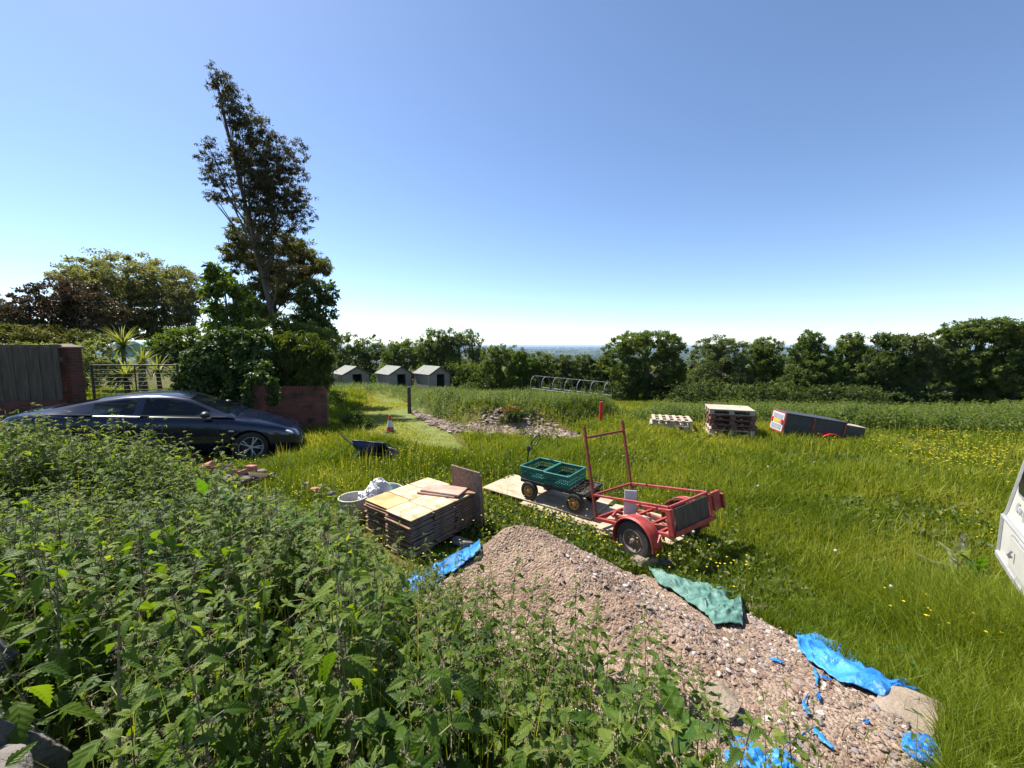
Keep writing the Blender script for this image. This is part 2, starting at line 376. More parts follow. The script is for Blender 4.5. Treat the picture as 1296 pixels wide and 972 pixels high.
M['alloy'] = mat('alloy', [(.50, .51, .52), (.62, .63, .64)], 8, .35, 0, metal=.4)
M['white'] = mat('white_panel', [(.48, .48, .46), (.58, .58, .56)], 3, .5, .05, 60)
M['caravan'] = mat('caravan_skin', [(.42, .405, .36), (.50, .485, .44)], 2, .4, .12, 160, dist=.002)
M['grey'] = mat('grey_trim', [(.22, .22, .22), (.32, .32, .31)], 8, .5, .1, 60)
M['print'] = mat('grey_print', [(.20, .22, .24), (.28, .3, .31)], 8, .5, 0)
M['blue'] = mat('blue_tarp', [(.008, .08, .30), (.015, .17, .48), (.06, .29, .58), (.12, .33, .54)], 7, .45, .5, 60, a=.3, b=.8, dist=.015)
M['greentarp'] = mat('green_tarp', [(.03, .085, .068), (.07, .17, .135), (.15, .255, .215)], 9, .6, .6, 60, dist=.015)
M['teal'] = mat('teal_cover', [(.18, .36, .34), (.26, .46, .43)], 4, .6, .2, 30)
M['barrow'] = mat('barrow_navy', [(.012, .016, .05), (.025, .032, .09)], 6, .45, .1, 60)
M['sack'] = mat('white_sack', [(.50, .50, .49), (.72, .71, .70)], 8, .7, .5, 40)
M['bucket'] = mat('tub_white', [(.32, .31, .28), (.58, .56, .52)], 6, .6, .1, 60)
M['coneorange'] = mat('cone_orange', [(.38, .05, .02), (.5, .09, .04)], 6, .6, .1, 60)
M['shedwall'] = mat('shed_wall', [(.19, .17, .14), (.33, .30, .25)], 5, .9, .3, 50, stretch=(.5, .5, 8))
M['shedtrim'] = mat('shed_trim', [(.05, .055, .045), (.10, .10, .085)], 5, .9, .3, 50)
M['felt'] = mat('roof_felt', [(.17, .175, .15), (.27, .27, .235)], 5, .95, .3, 80)
M['amber'] = mat('amber_plate', [(.65, .30, .02), (.75, .42, .05)], 20, .4, 0)
M['orange'] = mat('orange_lens', [(.7, .25, .02), (.8, .3, .03)], 20, .3, 0)
M['trailerblack'] = mat('trailer_black', [(.03, .032, .04), (.055, .055, .065)], 6, .5, .1, 60)
M['wire'] = mat('wire_metal', [(.10, .10, .09), (.2, .2, .19)], 8, .5, 0)
M['hoop'] = mat('hoop_plastic', [(.20, .22, .24), (.32, .34, .36)], 8, .6, 0)
M['glass'] = glassmat('car_glass', (.55, .62, .56), .02, .6)
M['wglass'] = glassmat('window_glass', (.30, .30, .30), .05, .25)
M['lens'] = mat('lens', [(.5, .52, .54), (.7, .72, .74)], 20, .15, 0, coat=1)
M['grassL'] = leafmat('grass', [(.05, .088, .007), (.115, .165, .010), (.195, .235, .018), (.33, .32, .06)], (1.5, 1.4, .5), .45, .55, .2)
M['grassfar'] = M['grassL']
M['nettle'] = leafmat('nettle_leaf', [(.03, .062, .008), (.062, .115, .011), (.105, .165, .018), (.18, .23, .04)], (1.7, 1.65, .35), .5, .5, .25, veins=True)
M['nettlefar'] = leafmat('nettle_leaf_far', [(.035, .068, .010), (.075, .125, .015), (.125, .18, .026), (.20, .235, .06)], (1.6, 1.6, .45), .45, .55, .2)
M['stemL'] = leafmat('nettle_stem', [(.12, .13, .05), (.20, .18, .09), (.14, .08, .06)], (1, 1, 1), .1, .6, .3)
M['catkin'] = leafmat('catkin', [(.20, .18, .09), (.32, .27, .15), (.36, .26, .17)], (1, 1, .8), .25, .8, .1)
M['dock'] = leafmat('dock_leaf', [(.035, .085, .012), (.065, .13, .016), (.10, .16, .02)], (1.6, 1.8, .4), .45, .55, .25, veins=True)
M['yellow'] = leafmat('yellow_petals', [(.60, .46, .02), (.75, .62, .03)], (1, 1, .5), .25, .5, .2)
M['clock'] = leafmat('dandelion_fluff', [(.6, .6, .55), (.7, .7, .66)], (1, 1, 1), .4, .8, .1)
def lm(n, cols, t=(1.6, 1.7, .5), tw=.42): M[n] = leafmat(n, cols, t, tw, .5, .3)
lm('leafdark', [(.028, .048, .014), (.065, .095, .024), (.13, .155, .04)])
lm('leafmid', [(.042, .068, .015), (.095, .13, .026), (.18, .20, .05)])
lm('leaflight', [(.045, .075, .012), (.085, .125, .018), (.14, .17, .03)])
lm('leafoak', [(.038, .062, .014), (.085, .12, .024), (.17, .195, .045)])
lm('leafwillow', [(.06, .082, .028), (.11, .135, .05), (.18, .20, .09)])
lm('leafeuc', [(.045, .044, .02), (.07, .07, .028), (.12, .10, .045)], (1.6, 1.4, .7), .3)
lm('leafeuc2', [(.045, .050, .016), (.085, .086, .024), (.13, .12, .036)])
lm('leafpurple', [(.045, .036, .018), (.075, .048, .028), (.055, .06, .02), (.12, .095, .055)], (1.5, 1, .7), .25)
lm('leafblossom', [(.055, .062, .025), (.09, .095, .042), (.20, .19, .11)])
lm('leafivy', [(.025, .048, .010), (.05, .085, .016), (.12, .155, .035)], (1.4, 1.5, .4), .28)
lm('leafbamboo', [(.05, .07, .014), (.085, .11, .02), (.18, .18, .05)])
lm('leafpale', [(.10, .12, .05), (.18, .20, .09), (.30, .31, .18)])
lm('leafspiky', [(.05, .07, .025), (.12, .14, .04), (.24, .24, .08)])
lm('leaforange', [(.07, .09, .02), (.20, .11, .03), (.06, .08, .02)])

# ------------------------------------------------------------------ ground
def ground_mat():
    m, nt, nd, lk, o = _new('ground')
    p = nd.new('ShaderNodeBsdfPrincipled'); p.inputs['Roughness'].default_value = 1; p.inputs['Specular IOR Level'].default_value = .1
    ge = nd.new('ShaderNodeNewGeometry')
    n = nd.new('ShaderNodeTexNoise'); n.inputs['Scale'].default_value = 1.7; n.inputs['Detail'].default_value = 8; lk.new(ge.outputs['Position'], n.inputs['Vector'])
    r = ramp(nd, [(.045, .05, .012), (.085, .085, .022), (.13, .105, .05)]); lk.new(n.outputs[0], r.inputs[0])
    # far plain: patchwork of fields and woods
    v = nd.new('ShaderNodeTexVoronoi'); v.inputs['Scale'].default_value = .0022; lk.new(ge.outputs['Position'], v.inputs['Vector'])
    sp = nd.new('ShaderNodeSeparateColor'); lk.new(v.outputs['Color'], sp.inputs[0])
    rf = ramp(nd, [(.03, .05, .015), (.06, .09, .02), (.12, .13, .04), (.16, .14, .07)], 0, 1); lk.new(sp.outputs[0], rf.inputs[0])
    n3 = nd.new('ShaderNodeTexNoise'); n3.inputs['Scale'].default_value = .004; n3.inputs['Detail'].default_value = 9; lk.new(ge.outputs['Position'], n3.inputs['Vector'])
    r3 = ramp(nd, [(0, 0, 0), (1, 1, 1)], .45, .52); lk.new(n3.outputs[0], r3.inputs[0])
    mw = nd.new('ShaderNodeMix'); mw.data_type = 'RGBA'; lk.new(r3.outputs[0], mw.inputs[0]); lk.new(rf.outputs[0], mw.inputs[6]); mw.inputs[7].default_value = (.02, .032, .012, 1)
    sx = nd.new('ShaderNodeSeparateXYZ'); lk.new(ge.outputs['Position'], sx.inputs[0])
    mr = nd.new('ShaderNodeMapRange'); mr.inputs['From Min'].default_value = -8; mr.inputs['From Max'].default_value = -30; lk.new(sx.outputs[2], mr.inputs['Value'])
    mx = nd.new('ShaderNodeMix'); mx.data_type = 'RGBA'; lk.new(mr.outputs[0], mx.inputs[0]); lk.new(r.outputs[0], mx.inputs[6]); lk.new(mw.outputs[2], mx.inputs[7])
    lk.new(mx.outputs[2], p.inputs['Base Color'])
    n2 = nd.new('ShaderNodeTexNoise'); n2.inputs['Scale'].default_value = 35; n2.inputs['Detail'].default_value = 6; lk.new(ge.outputs['Position'], n2.inputs['Vector'])
    b = nd.new('ShaderNodeBump'); b.inputs['Strength'].default_value = .8; b.inputs['Distance'].default_value = .03; lk.new(n2.outputs[0], b.inputs['Height']); lk.new(b.outputs[0], p.inputs['Normal'])
    lk.new(p.outputs[0], o.inputs[0]); return m
M['ground'] = ground_mat()
def axis(fine0, fine1, step, far, k):
    a = list(np.arange(fine0, fine1, step)); s = step; x = fine1
    while x < far: a.append(x); s *= k; x += s
    a.append(far); s = step; x = fine0-step; b = []
    while x > -far: b.append(x); s *= k; x -= s
    b.append(-far); return np.array(b[::-1]+a)
ax = axis(-14, 14, .16, 42000, 1.085); ay = axis(-2, 24, .16, 42000, 1.085)
GX, GY = np.meshgrid(ax, ay, indexing='ij'); GZ = g(GX, GY)
nx, ny = GX.shape; idx = np.arange(nx*ny).reshape(nx, ny)
Fq = np.stack([idx[:-1, :-1].ravel(), idx[1:, :-1].ravel(), idx[1:, 1:].ravel(), idx[:-1, 1:].ravel()], 1)
gr = npmesh('ground', np.stack([GX.ravel(), GY.ravel(), GZ.ravel()], 1), [Fq], M['ground'], smooth=True); tag(gr, 'rough grassy ground sloping down to the far plain', kind='structure')

def box_path():  # worn track towards the sheds: a thin sheet over the ground
    L = [(-1.0, 8.0, .12), (-2.3, 9.6, 1.0), (-3.6, 11.8, 1.25), (-4.9, 15, 1.25), (-6, 19, 1.0), (-7.8, 24, 1.2), (-10, 30, 1.3)]
    rows = []
    for i in range(len(L)*8-7):
        t = i/8; k = min(int(t), len(L)-2); f = t-k; a = L[k]; b = L[k+1]
        x, y, w_ = [a[q]+(b[q]-a[q])*f for q in range(3)]; dx, dy = b[0]-a[0], b[1]-a[1]; l = math.hypot(dx, dy); nx_, ny_ = dy/l, -dx/l
        w_ *= .8+.4*float(fbm(x*2, y*2, 2, 3))
        rows.append([(x+nx_*w_*s, y+ny_*w_*s, gz(x+nx_*w_*s, y+ny_*w_*s)+.012-.03*abs(s)**3) for s in (-1, -.66, -.33, 0, .33, .66, 1)])
    return rows
PATHL = [(-1.0, 8.0, .12), (-2.3, 9.6, 1.0), (-3.6, 11.8, 1.25), (-4.9, 15, 1.25), (-6, 19, 1.0), (-7.8, 24, 1.2), (-10, 30, 1.3)]
M['path'] = mat('worn_path', [(.09, .12, .025), (.14, .165, .045), (.20, .19, .08)], 3.5, 1, .6, 40, spec=.1)
o = MB().grid(box_path()).build('path', M['path'], smooth=60); tag(o, 'worn track of short dry grass leading to the sheds', kind='structure')

# ------------------------------------------------------------------ gravel heap
hx = np.arange(-1.5, 3.1, .022); hy = np.arange(.6, 4.4, .022); HX, HY = np.meshgrid(hx, hy, indexing='ij'); HZ = heap(HX, HY)
keep = HZ > g(HX, HY)-.06
n1, n2 = HX.shape; idx = np.arange(n1*n2).reshape(n1, n2); kf = (keep[:-1, :-1] & keep[1:, :-1] & keep[1:, 1:] & keep[:-1, 1:]).ravel()
Fq = np.stack([idx[:-1, :-1].ravel(), idx[1:, :-1].ravel(), idx[1:, 1:].ravel(), idx[:-1, 1:].ravel()], 1)[kf]
hp = npmesh('gravel_heap', np.stack([HX.ravel(), HY.ravel(), HZ.ravel()], 1), [Fq], M['gravel'], smooth=True)
tag(hp, 'sandy pink gravel heap spreading down towards the bottom right', 'gravel heap')
ico = bmesh.new(); bmesh.ops.create_icosphere(ico, subdivisions=1, radius=1); IV = np.array([v.co[:] for v in ico.verts]); IF = np.array([[v.index for v in f.verts] for f in ico.faces]); ico.free()
def pebbles(name, P, sizes, m, parent=None, rnd=None, seed=0):
    r = np.random.default_rng(seed); n = len(P); nv = len(IV)
    jit = 1+.35*(r.random((n, nv, 1))-.5)*2
    sc = sizes[:, None, None]*np.stack([r.uniform(.7, 1.4, n), r.uniform(.7, 1.4, n), r.uniform(.45, .9, n)], 1)[:, None, :]
    a = r.random(n)*2*PI; c, s = np.cos(a), np.sin(a); X = IV[None]*jit*sc
    X = np.stack([X[..., 0]*c[:, None]-X[..., 1]*s[:, None], X[..., 0]*s[:, None]+X[..., 1]*c[:, None], X[..., 2]], -1)+P[:, None, :]
    Fi = IF[None]+(np.arange(n)*nv)[:, None, None]
    rd = np.repeat(r.random(n) if rnd is None else rnd, len(IF))
    return npmesh(name, X.reshape(-1, 3), [Fi.reshape(-1, 3)], m, parent, rnd=rd)
N = 30000; px_ = rng.uniform(-1.3, 2.7, N); py_ = rng.uniform(.9, 4.1, N)
dd, _ = polydist(px_, py_, APRON, True); ins = inpoly(px_, py_, APRON) | (dd < .05)
stony = fbm(px_*2.2, py_*2.2, 3, 21)+.35*sm(px_, .2, 1.3)*(1-sm(py_, 2.9, 3.4)) > rng.random(N)*.75+.15
k = ins & stony; px_, py_ = px_[k], py_[k]; sz = (.003+.015*rng.random(len(px_))**4.5)*(.75+.35*sm(px_, 0, .8))
pebbles('pebbles', np.stack([px_, py_, heap(px_, py_)+sz*.25], 1), sz, M['stones'], hp, seed=3)['kind'] = 'stuff'

M['spoil'] = rndmat('spoil', [(.07, .052, .038), (.13, .095, .07), (.20, .15, .11), (.25, .19, .15), (.34, .27, .21)])

M['tailgrey'] = mat('tail_grey', [(.20, .22, .25), (.28, .30, .33)], 6, .5, .05, 60)
# ------------------------------------------------------------------ foliage builders
def rotz(V, a):
    c, s = np.cos(a), np.sin(a)
    return np.stack([V[..., 0]*c-V[..., 1]*s, V[..., 0]*s+V[..., 1]*c, V[..., 2]], -1)
def leafcloud(P, Nn, size, r, aspect=.5, droop=.3, jitter=1.0):
    """rhombic folded leaves (2 faces) at P, outward-ish normals Nn"""
    n = len(P)
    d = r.normal(size=(n, 3)); d[:, 2] -= droop*2; d += Nn*.6; d /= np.linalg.norm(d, axis=1)[:, None]+1e-9
    q = r.normal(size=(n, 3))*jitter+Nn+np.array([0, 0, .5]); s = np.cross(d, q); s /= np.linalg.norm(s, axis=1)[:, None]+1e-9
    up = np.cross(s, d); L = (size*r.uniform(.6, 1.35, n))[:, None]; W = L*aspect*.5
    a = P; b = P+d*L*.5+s*W+up*L*.08; c = P+d*L-up*L*.1; e = P+d*L*.5-s*W+up*L*.08
    V = np.stack([a, b, c, e], 1).reshape(-1, 3); k = np.arange(n)*4
    F = np.concatenate([np.stack([k, k+1, k+2], 1), np.stack([k, k+2, k+3], 1)])
    return V, F
def crown_pts(blobs, n, r, clump=.22, shell=.55, flat=.6, perm2=34, wisp=0):
    """points in clumps over the blobs' volume; blobs (cx,cy,cz,rx,ry,rz)"""
    B = np.array(blobs, float); A = (B[:, 3]*B[:, 4]+B[:, 3]*B[:, 5]+B[:, 4]*B[:, 5]); pr = A/A.sum()
    P = []; Nn = []; clump = clump*.72
    for b, f in zip(B, pr):
        m = int(n*f)
        if m < 3: continue
        K = max(9, int(perm2*2.6))
        d = r.normal(size=(K, 3)); d /= np.linalg.norm(d, axis=1)[:, None]
        rad = shell+(1.10-shell)*r.random(K)**.8
        if wisp: rad = r.random(K)**.6*1.05
        C = d*rad[:, None]
        wt = r.uniform(.3, 1.5, K)**1.3; wt /= wt.sum(); ks = r.choice(K, m, p=wt); cs = clump*r.uniform(.5, 1.5, K)
        o = r.normal(size=(m, 3)); o /= np.linalg.norm(o, axis=1)[:, None]; rr = r.random(m)**.5
        off = o*rr[:, None]*cs[ks][:, None]; off[:, 2] *= flat
        p = (C[ks]+off)*b[3:6]+b[:3]
        P.append(p); Nn.append(o*.7+d[ks]*.6+np.array([0, 0, .3]))
    return np.concatenate(P), np.concatenate(Nn)
def limbs(mb, base, blobs, r0, rs, twig=2, trunk_top=None, bend=.15):
    base = Vector(base); cz = max(b[2] for b in blobs)
    tt = Vector(trunk_top) if trunk_top else Vector((sum(b[0] for b in blobs)/len(blobs), sum(b[1] for b in blobs)/len(blobs), cz))
    H = tt-base
    tp = [base+H*t+Vector((math.sin(t*5+rs.random())*bend*r0*3, math.cos(t*4)*bend*r0*3, 0))*t for t in [i/8 for i in range(9)]]
    mb.tube(tp, [r0*(1-.86*(i/8))**.8*(1.25 if i == 0 else 1) for i in range(9)], 8)
    for b in blobs:
        c = Vector(b[:3]); t = max(.12, min(.85, (c.z-b[5]*.5-base.z)/max(.5, H.z)*.75)); k = t*8; i = min(7, int(k)); s = tp[i].lerp(tp[i+1], k-i)
        mid = (s+c)/2+Vector((0, 0, -.08*(c-s).length)); rr = r0*(1-.86*t)**.8*.55
        mb.tube([s, s.lerp(mid, .5), mid, c], [rr, rr*.75, rr*.55, rr*.22], 6)
        for q in range(twig):
            e = c+Vector((rs.gauss(0, 1)*b[3], rs.gauss(0, 1)*b[4], abs(rs.gauss(0, .8))*b[5]))*.55
            mb.tube([mid, (mid+e)/2+Vector((0, 0, .05)), e], [rr*.4, rr*.28, rr*.08], 4)
def tree(name, base, blobs, n, size, mleaf, label, cat='tree', group=None, r0=.15, bark='bark', seed=1, clump=.22, shell=.5, aspect=.5, droop=.2, twig=2, ttop=None, trunk=True, tone=None, part='crown', flat=.6, perm=34, wisp=0):
    r = np.random.default_rng(seed); rs = random.Random(seed)
    base = Vector(base); B = [(b[0]-base.x, b[1]-base.y, b[2]-base.z, b[3], b[4], b[5]) for b in blobs]
    P, Nn = crown_pts(B, n, r, clump, shell, flat, perm, wisp)
    V, F = leafcloud(P, Nn, size, r, aspect, droop)
    m = len(P); cl = r.uniform(-.14, .14)+.35*r.random(m)+.65*fbm(P[:, 0]/(size*9)+P[:, 2]/(size*7), P[:, 1]/(size*9), 2, seed)
    if tone is not None: cl = np.clip(cl+tone*(P[:, 2]-P[:, 2].mean())/(P[:, 2].std()+1e-6), 0, 1)
    rd = np.concatenate([cl, cl])
    if not trunk:
        o = npmesh(name, V, [F], M[mleaf], rnd=rd); o.location = base; return tag(o, label, cat, group)
    e = empty(name, base, 0, label, cat, group)
    npmesh(part, V, [F], M[mleaf], e, rnd=rd)
    mb = MB(); limbs(mb, (0, 0, -.15), B, r0, rs, twig, ttop and tuple(Vector(ttop)-base)); mb.build('trunk', M[bark], e, smooth=60)
    return e
def blobs_px(lst, y, depth=1.0):
    """ellipses measured on the photo, set at their own real distance y"""
    out = []; rs = random.Random(len(lst))
    for (px, py, rx, ry) in lst:
        yy = y+rs.uniform(-.5, .5)*depth; c = aty(px, py, yy); k = yy/F0*1.08
        out.append((c.x, c.y, c.z, rx*k, min(rx, 60)*k*.85*depth if depth < 1 else rx*k*.9, ry*k))
    return out

# ------------------------------------------------------------------ haze
hb = MB().box((0, 20000, -70), (84000, 43000, 176)).build('haze', None)
hb.location = (0, 0, 0); tag(hb, 'thin summer haze over the far plain', kind='stuff')
hm = bpy.data.materials.new('haze'); hm.use_nodes = True; hn = hm.node_tree; hn.nodes.clear()
ho = hn.nodes.new('ShaderNodeOutputMaterial'); hv = hn.nodes.new('ShaderNodeVolumePrincipled'); hv.inputs['Density'].default_value = 5e-5
hv.inputs['Color'].default_value = (.55, .76, 1, 1); hn.links.new(hv.outputs[0], ho.inputs['Volume']); hb.data.materials.clear(); hb.data.materials.append(hm)
hb.display_type = 'WIRE'

# ------------------------------------------------------------------ far woods on the plain
r = np.random.default_rng(5); N = 9000; an = r.uniform(-.75, .75, N); di = 900*np.exp(r.random(N)*3.2); wx = np.sin(an)*di; wy = np.cos(an)*di
k = fbm(wx/1200, wy/1200, 4, 31) > .47; wx, wy = wx[k], wy[k]; szs = r.uniform(6, 14, len(wx))*(1+np.hypot(wx, wy)/9000)
pb = pebbles('distant_woodland', np.stack([wx, wy, g(wx, wy)+szs*.4], 1), szs, M['leafdark'], seed=4); tag(pb, 'scattered woods and hedgerows on the hazy plain', kind='stuff')

# ------------------------------------------------------------------ boundary on the left: fence, gate, walls
e = empty('wooden_fence', (0, 0, 0), 0, 'grey close-boarded wooden fence on a low brick wall at the far left', 'fence')
p0 = aty(-90, 440, 8.6); p1 = aty(73, 440, 9.2); mb = MB(); nb = 19; zt = 2.22; rs = random.Random(3)
for i in range(nb):
    a = p0.lerp(p1, i/nb); b_ = p0.lerp(p1, (i+1.12)/nb); c = (a+b_)/2; ang = math.atan2(p1.y-p0.y, p1.x-p0.x)
    mb.box((c.x, c.y-.012*(i % 2)-.02, (zt+.95)/2), ((b_-a).length, .016, zt-.95), RZ(ang) @ RY(rs.uniform(-.008, .008)), .003)
mb.build('boards', M['fencewood'], e)
mb = MB(); mb.bar((p0.x, p0.y+.05, zt+.02), (p1.x, p1.y+.05, zt+.02), .11, .05, .006); mb.bar((p0.x, p0.y+.07, 1.2), (p1.x, p1.y+.07, 1.2), .04, .08); mb.bar((p0.x, p0.y+.07, 1.9), (p1.x, p1.y+.07, 1.9), .04, .08); mb.build('rail', M['fencewood'], e)
b0 = empty('brick_wall', (p0.x, p0.y, 0), ang, 'low dark red brick wall under the wooden fence, left of the pillar', 'wall')
MB().box(((p1-p0).length/2, 0, .5), ((p1-p0).length, .22, .9), bev=.006).build('brickwork', M['brick'], b0)
pc = aty(91, 500, 9.6); e = empty('brick_pillar', (pc.x, pc.y, 0), R(8), 'square dark red brick pillar with pale capstone at the end of the wooden fence', 'pillar')
zc = aty(90, 441, 9).z
MB().box((0, 0, zc/2-.1), (.35, .35, zc+.2), bev=.008).build('shaft', M['brick'], e)
mb = MB(); b = bmesh.new(); bmesh.ops.create_cone(b, cap_ends=True, segments=4, radius1=.29, radius2=.06, depth=.07); mb._add(b, TR(0, 0, zc+.075) @ RZ(PI/4)); mb.box((0, 0, zc+.02), (.42, .42, .04), bev=.006); mb.build('capstone', M['slab'], e)
# metal gate
ga = aty(119, 497, 10.3); gb = aty(227, 497, 10.4); gzb = .72; gt = 1.72
e = empty('metal_gate', (ga.x, ga.y, 0), math.atan2(gb.y-ga.y, gb.x-ga.x), 'dark metal gate of thin horizontal bars behind the car roof', 'gate'); Lg = (gb-ga).length
mb = MB()
for x in (0, Lg): mb.tube([(x, 0, gzb-.4), (x, 0, gt+.02)], .028, 8)
mb.tube([(0, 0, gt), (Lg, 0, gt)], .018, 8); mb.tube([(Lg*.5, 0, gzb), (Lg*.5, 0, gt)], .016, 6); mb.build('frame', M['darkmetal'], e, smooth=50)
mb = MB()
for i in range(9): mb.tube([(0, .012, gzb+.02+i*.108), (Lg, .012, gzb+.02+i*.108)], .006, 6)
mb.build('bars', M['darkmetal'], e, smooth=50)
# right-hand brick wall and pier
wa = atz(334, 491, 1.12); wb_ = atz(412, 489, 1.12); wz = -.35
e = empty('garden_wall', (wa.x, wa.y, 0), math.atan2(wb_.y-wa.y, wb_.x-wa.x), 'waist-high dark red brick wall below the bamboo hedge', 'wall'); L = (wb_-wa).length
MB().box((L/2, .11, (1.12+wz)/2-.04), (L, .22, 1.12-wz-.08), bev=.006).build('brickwork', M['brick2'], e)
mb = MB()
for i in range(int(L/.078)): mb.box((.04+i*.078, .11, 1.12-.035), (.068, .235, .11), bev=.005)
mb.build('coping', M['brick2'], e)
pc = aty(326, 520, 9.8); e = empty('brick_pier', (pc.x, pc.y, 0), R(12), 'slim red brick pier poking out of the ivy beside the garden wall', 'pillar')
MB().box((0, 0, .55), (.30, .30, 1.6), bev=.008).build('shaft', M['brick2'], e); b = bmesh.new(); bmesh.ops.create_cone(b, cap_ends=True, segments=4, radius1=.24, radius2=.13, depth=.14); MB()._add(b, TR(0, 0, 1.42) @ RZ(PI/4)).build('cap', M['brick2'], e)

# ------------------------------------------------------------------ sheds
def shed(px, w_, win, label):
    y = 33.; c = aty(px, 492, y); x, z = c.x, gz(c.x, y)
    e = empty('shed', (x, y, z+.02), R(42), label, 'shed', 'three pale wooden sheds at the far end of the track')
    W, D, he, hr = w_, 2.5, 1.35, 1.93; DW = .38
    z = c.z; e.location.z = z
    mb = MB()
    def poly(pts, M_): mb.prism(pts, .03, M_)
    FM = TR(0, -D/2, 0) @ RX(PI/2)
    for s in (-1, 1): poly([(s*DW, 0), (s*W/2, 0), (s*W/2, he), (s*DW, he+(hr-he)*(1-DW/(W/2)))][::int(s)], FM)
    dh = 1.32; poly([(-DW, dh), (DW, dh), (DW, he+(hr-he)*(1-DW/(W/2))), (0, hr), (-DW, he+(hr-he)*(1-DW/(W/2)))], FM)
    poly([(-W/2, 0), (W/2, 0), (W/2, he), (0, hr), (-W/2, he)], TR(0, D/2, 0) @ RX(PI/2))
    for s in (-1, 1): mb.box((s*(W/2-.015), 0, he/2), (.03, D-.07, he))
    mb.build('walls', M['shedwall'], e)
    mb = MB()
    for s in (-1, 1):
        a = math.atan2(hr-he, W/2); l = math.hypot(W/2, hr-he)+.14
        mb.box((s*(W/4+.05), 0, (he+hr)/2+.0), (l, D+.3, .035), RY(s*a), .004)
    mb.build('roof', M['felt'], e)
    mb = MB()
    for s in (-1, 1):
        mb.bar((s*(W/2+.12), -D/2-.16, he-.09), (0, -D/2-.16, hr-.0), .02, .09); mb.box((s*(W/2+.0), -D/2-.02, he/2), (.07, .07, he))
        mb.box((s*(DW+.03), -D/2-.045, dh/2), (.06, .03, dh))
    mb.build('trim', M['shedtrim'], e)
    MB().box((0, 0, .03), (W-.08, D-.1, .06)).build('floorboards', M['shedtrim'], e)
    mb = MB(); mb.box((-DW-.36, -D/2-.12, dh/2+.03), (.7, .03, dh-.05), RZ(R(-12))); mb.bar((-DW-.66, -D/2-.1, .2), (-DW-.08, -D/2-.18, 1.15), .02, .07); mb.build('door', M['shedwall'], e)
    if win:
        f = MB().box((-W/2-.012, -.45, .92), (.03, .95, .5), bev=.004).build('window', M['shedtrim'], e)
        MB().box((-W/2-.03, -.45, .92), (.012, .8, .38)).build('pane', M['wglass'], f)
    return e
shed(445, 2.15, True, 'leftmost of three pale sheds, largest, with a window in its side')
shed(499, 2.0, False, 'middle one of the three pale wooden sheds')
shed(547, 1.95, False, 'rightmost of three pale sheds, nearest the dark tree')

# ------------------------------------------------------------------ trees of the garden on the left
E_ = [(272, 100, 9, 16), (286, 108, 9, 9),  (284, 118, 12, 22), (299, 134, 16, 18), (306, 152, 20, 16), (263, 184, 10, 10), (270, 208, 19, 11), (279, 227, 20, 9), (272, 248, 13, 6), (292, 251, 14, 7), (318, 172, 24, 22),
      (329, 205, 26, 24), (300, 196, 16, 20), (365, 192, 18, 16), (369, 216, 19, 13), (374, 244, 20, 12), (356, 252, 26, 18), (378, 276, 20, 13), (335, 240, 24, 20), (350, 222, 20, 20), (345, 290, 26, 18), (335, 178, 18, 22), (312, 215, 16, 20), (322, 262, 20, 20), (340, 315, 24, 20), (355, 340, 26, 20), (330, 232, 24, 26), (345, 262, 26, 22)]
tb = aty(364, 425, 16); tree('eucalyptus_tree', (tb.x, tb.y, gz(tb.x, tb.y)), [(a, b, c, d*1.1, e_*1.1, f*1.15) for a, b, c, d, e_, f in blobs_px(E_, 16, .8)], 46000, .11, 'leafeuc', 'tall thin leaning eucalyptus with wispy brownish crown, highest tree', r0=.13, bark='bark', seed=2, clump=.21, perm=22, shell=.25, aspect=.26, droop=.7, twig=2, wisp=1, ttop=aty(276, 100, 16), flat=.5)
E2 = [(310, 296, 20, 18), (301, 320, 16, 14), (324, 330, 28, 20), (369, 315, 24, 18), (392, 332, 20, 16), (374, 352, 28, 16), (345, 352, 24, 20), (408, 338, 10, 8), (350, 378, 34, 22), (320, 395, 26, 20)]
tb = aty(345, 430, 18.5); tree('olive_leaved_tree', (tb.x, tb.y, gz(tb.x, tb.y)), blobs_px(E2, 18.5), 46000, .13, 'leafeuc2', 'bushy olive-green tree around the lower half of the tall leaning tree', r0=.12, bark='barkpale', seed=3, clump=.28, shell=.2, aspect=.35, droop=.4, perm=26)
E3 = [(415, 371, 10, 12), (408, 395, 17, 18), (396, 377, 16, 16), (388, 410, 24, 16), (412, 420, 12, 12)]
tb = aty(400, 440, 17); tree('dark_bushy_tree', (tb.x, tb.y, gz(tb.x, tb.y)), blobs_px(E3, 17), 6500, .15, 'leafdark', 'small dark bushy tree at the right foot of the leaning tree', r0=.08, seed=4)
E4 = [(279, 350, 13, 9), (270, 338, 7, 6), (268, 368, 12, 8), (290, 362, 11, 8), (305, 370, 11, 9), (276, 392, 15, 9), (302, 394, 14, 10), (318, 386, 11, 9), (290, 412, 22, 9), (262, 352, 5, 4)]
tb = aty(292, 430, 14); tree('broadleaved_tree', (tb.x, tb.y, gz(tb.x, tb.y)), blobs_px(E4, 14), 2600, .2, 'leaflight', 'young tree with large bright leaves left of the leaning tree', r0=.06, seed=5, clump=.3, shell=.3, aspect=.55, droop=.5)
E5 = [(165, 352, 60, 24), (118, 366, 36, 26), (212, 368, 38, 26), (165, 385, 62, 26), (232, 390, 18, 20), (104, 350, 18, 12), (130, 405, 34, 20), (205, 405, 36, 20), (170, 412, 40, 18)]
tb = aty(176, 432, 22); tree('hawthorn_tree', (tb.x, tb.y, gz(tb.x, tb.y)), blobs_px(E5, 22), 56000, .14, 'leafblossom', 'wide rounded tree with pale blossom and visible dark limbs', r0=.2, seed=6, clump=.17, shell=.45, twig=5, tone=.18, perm=60, flat=.95)
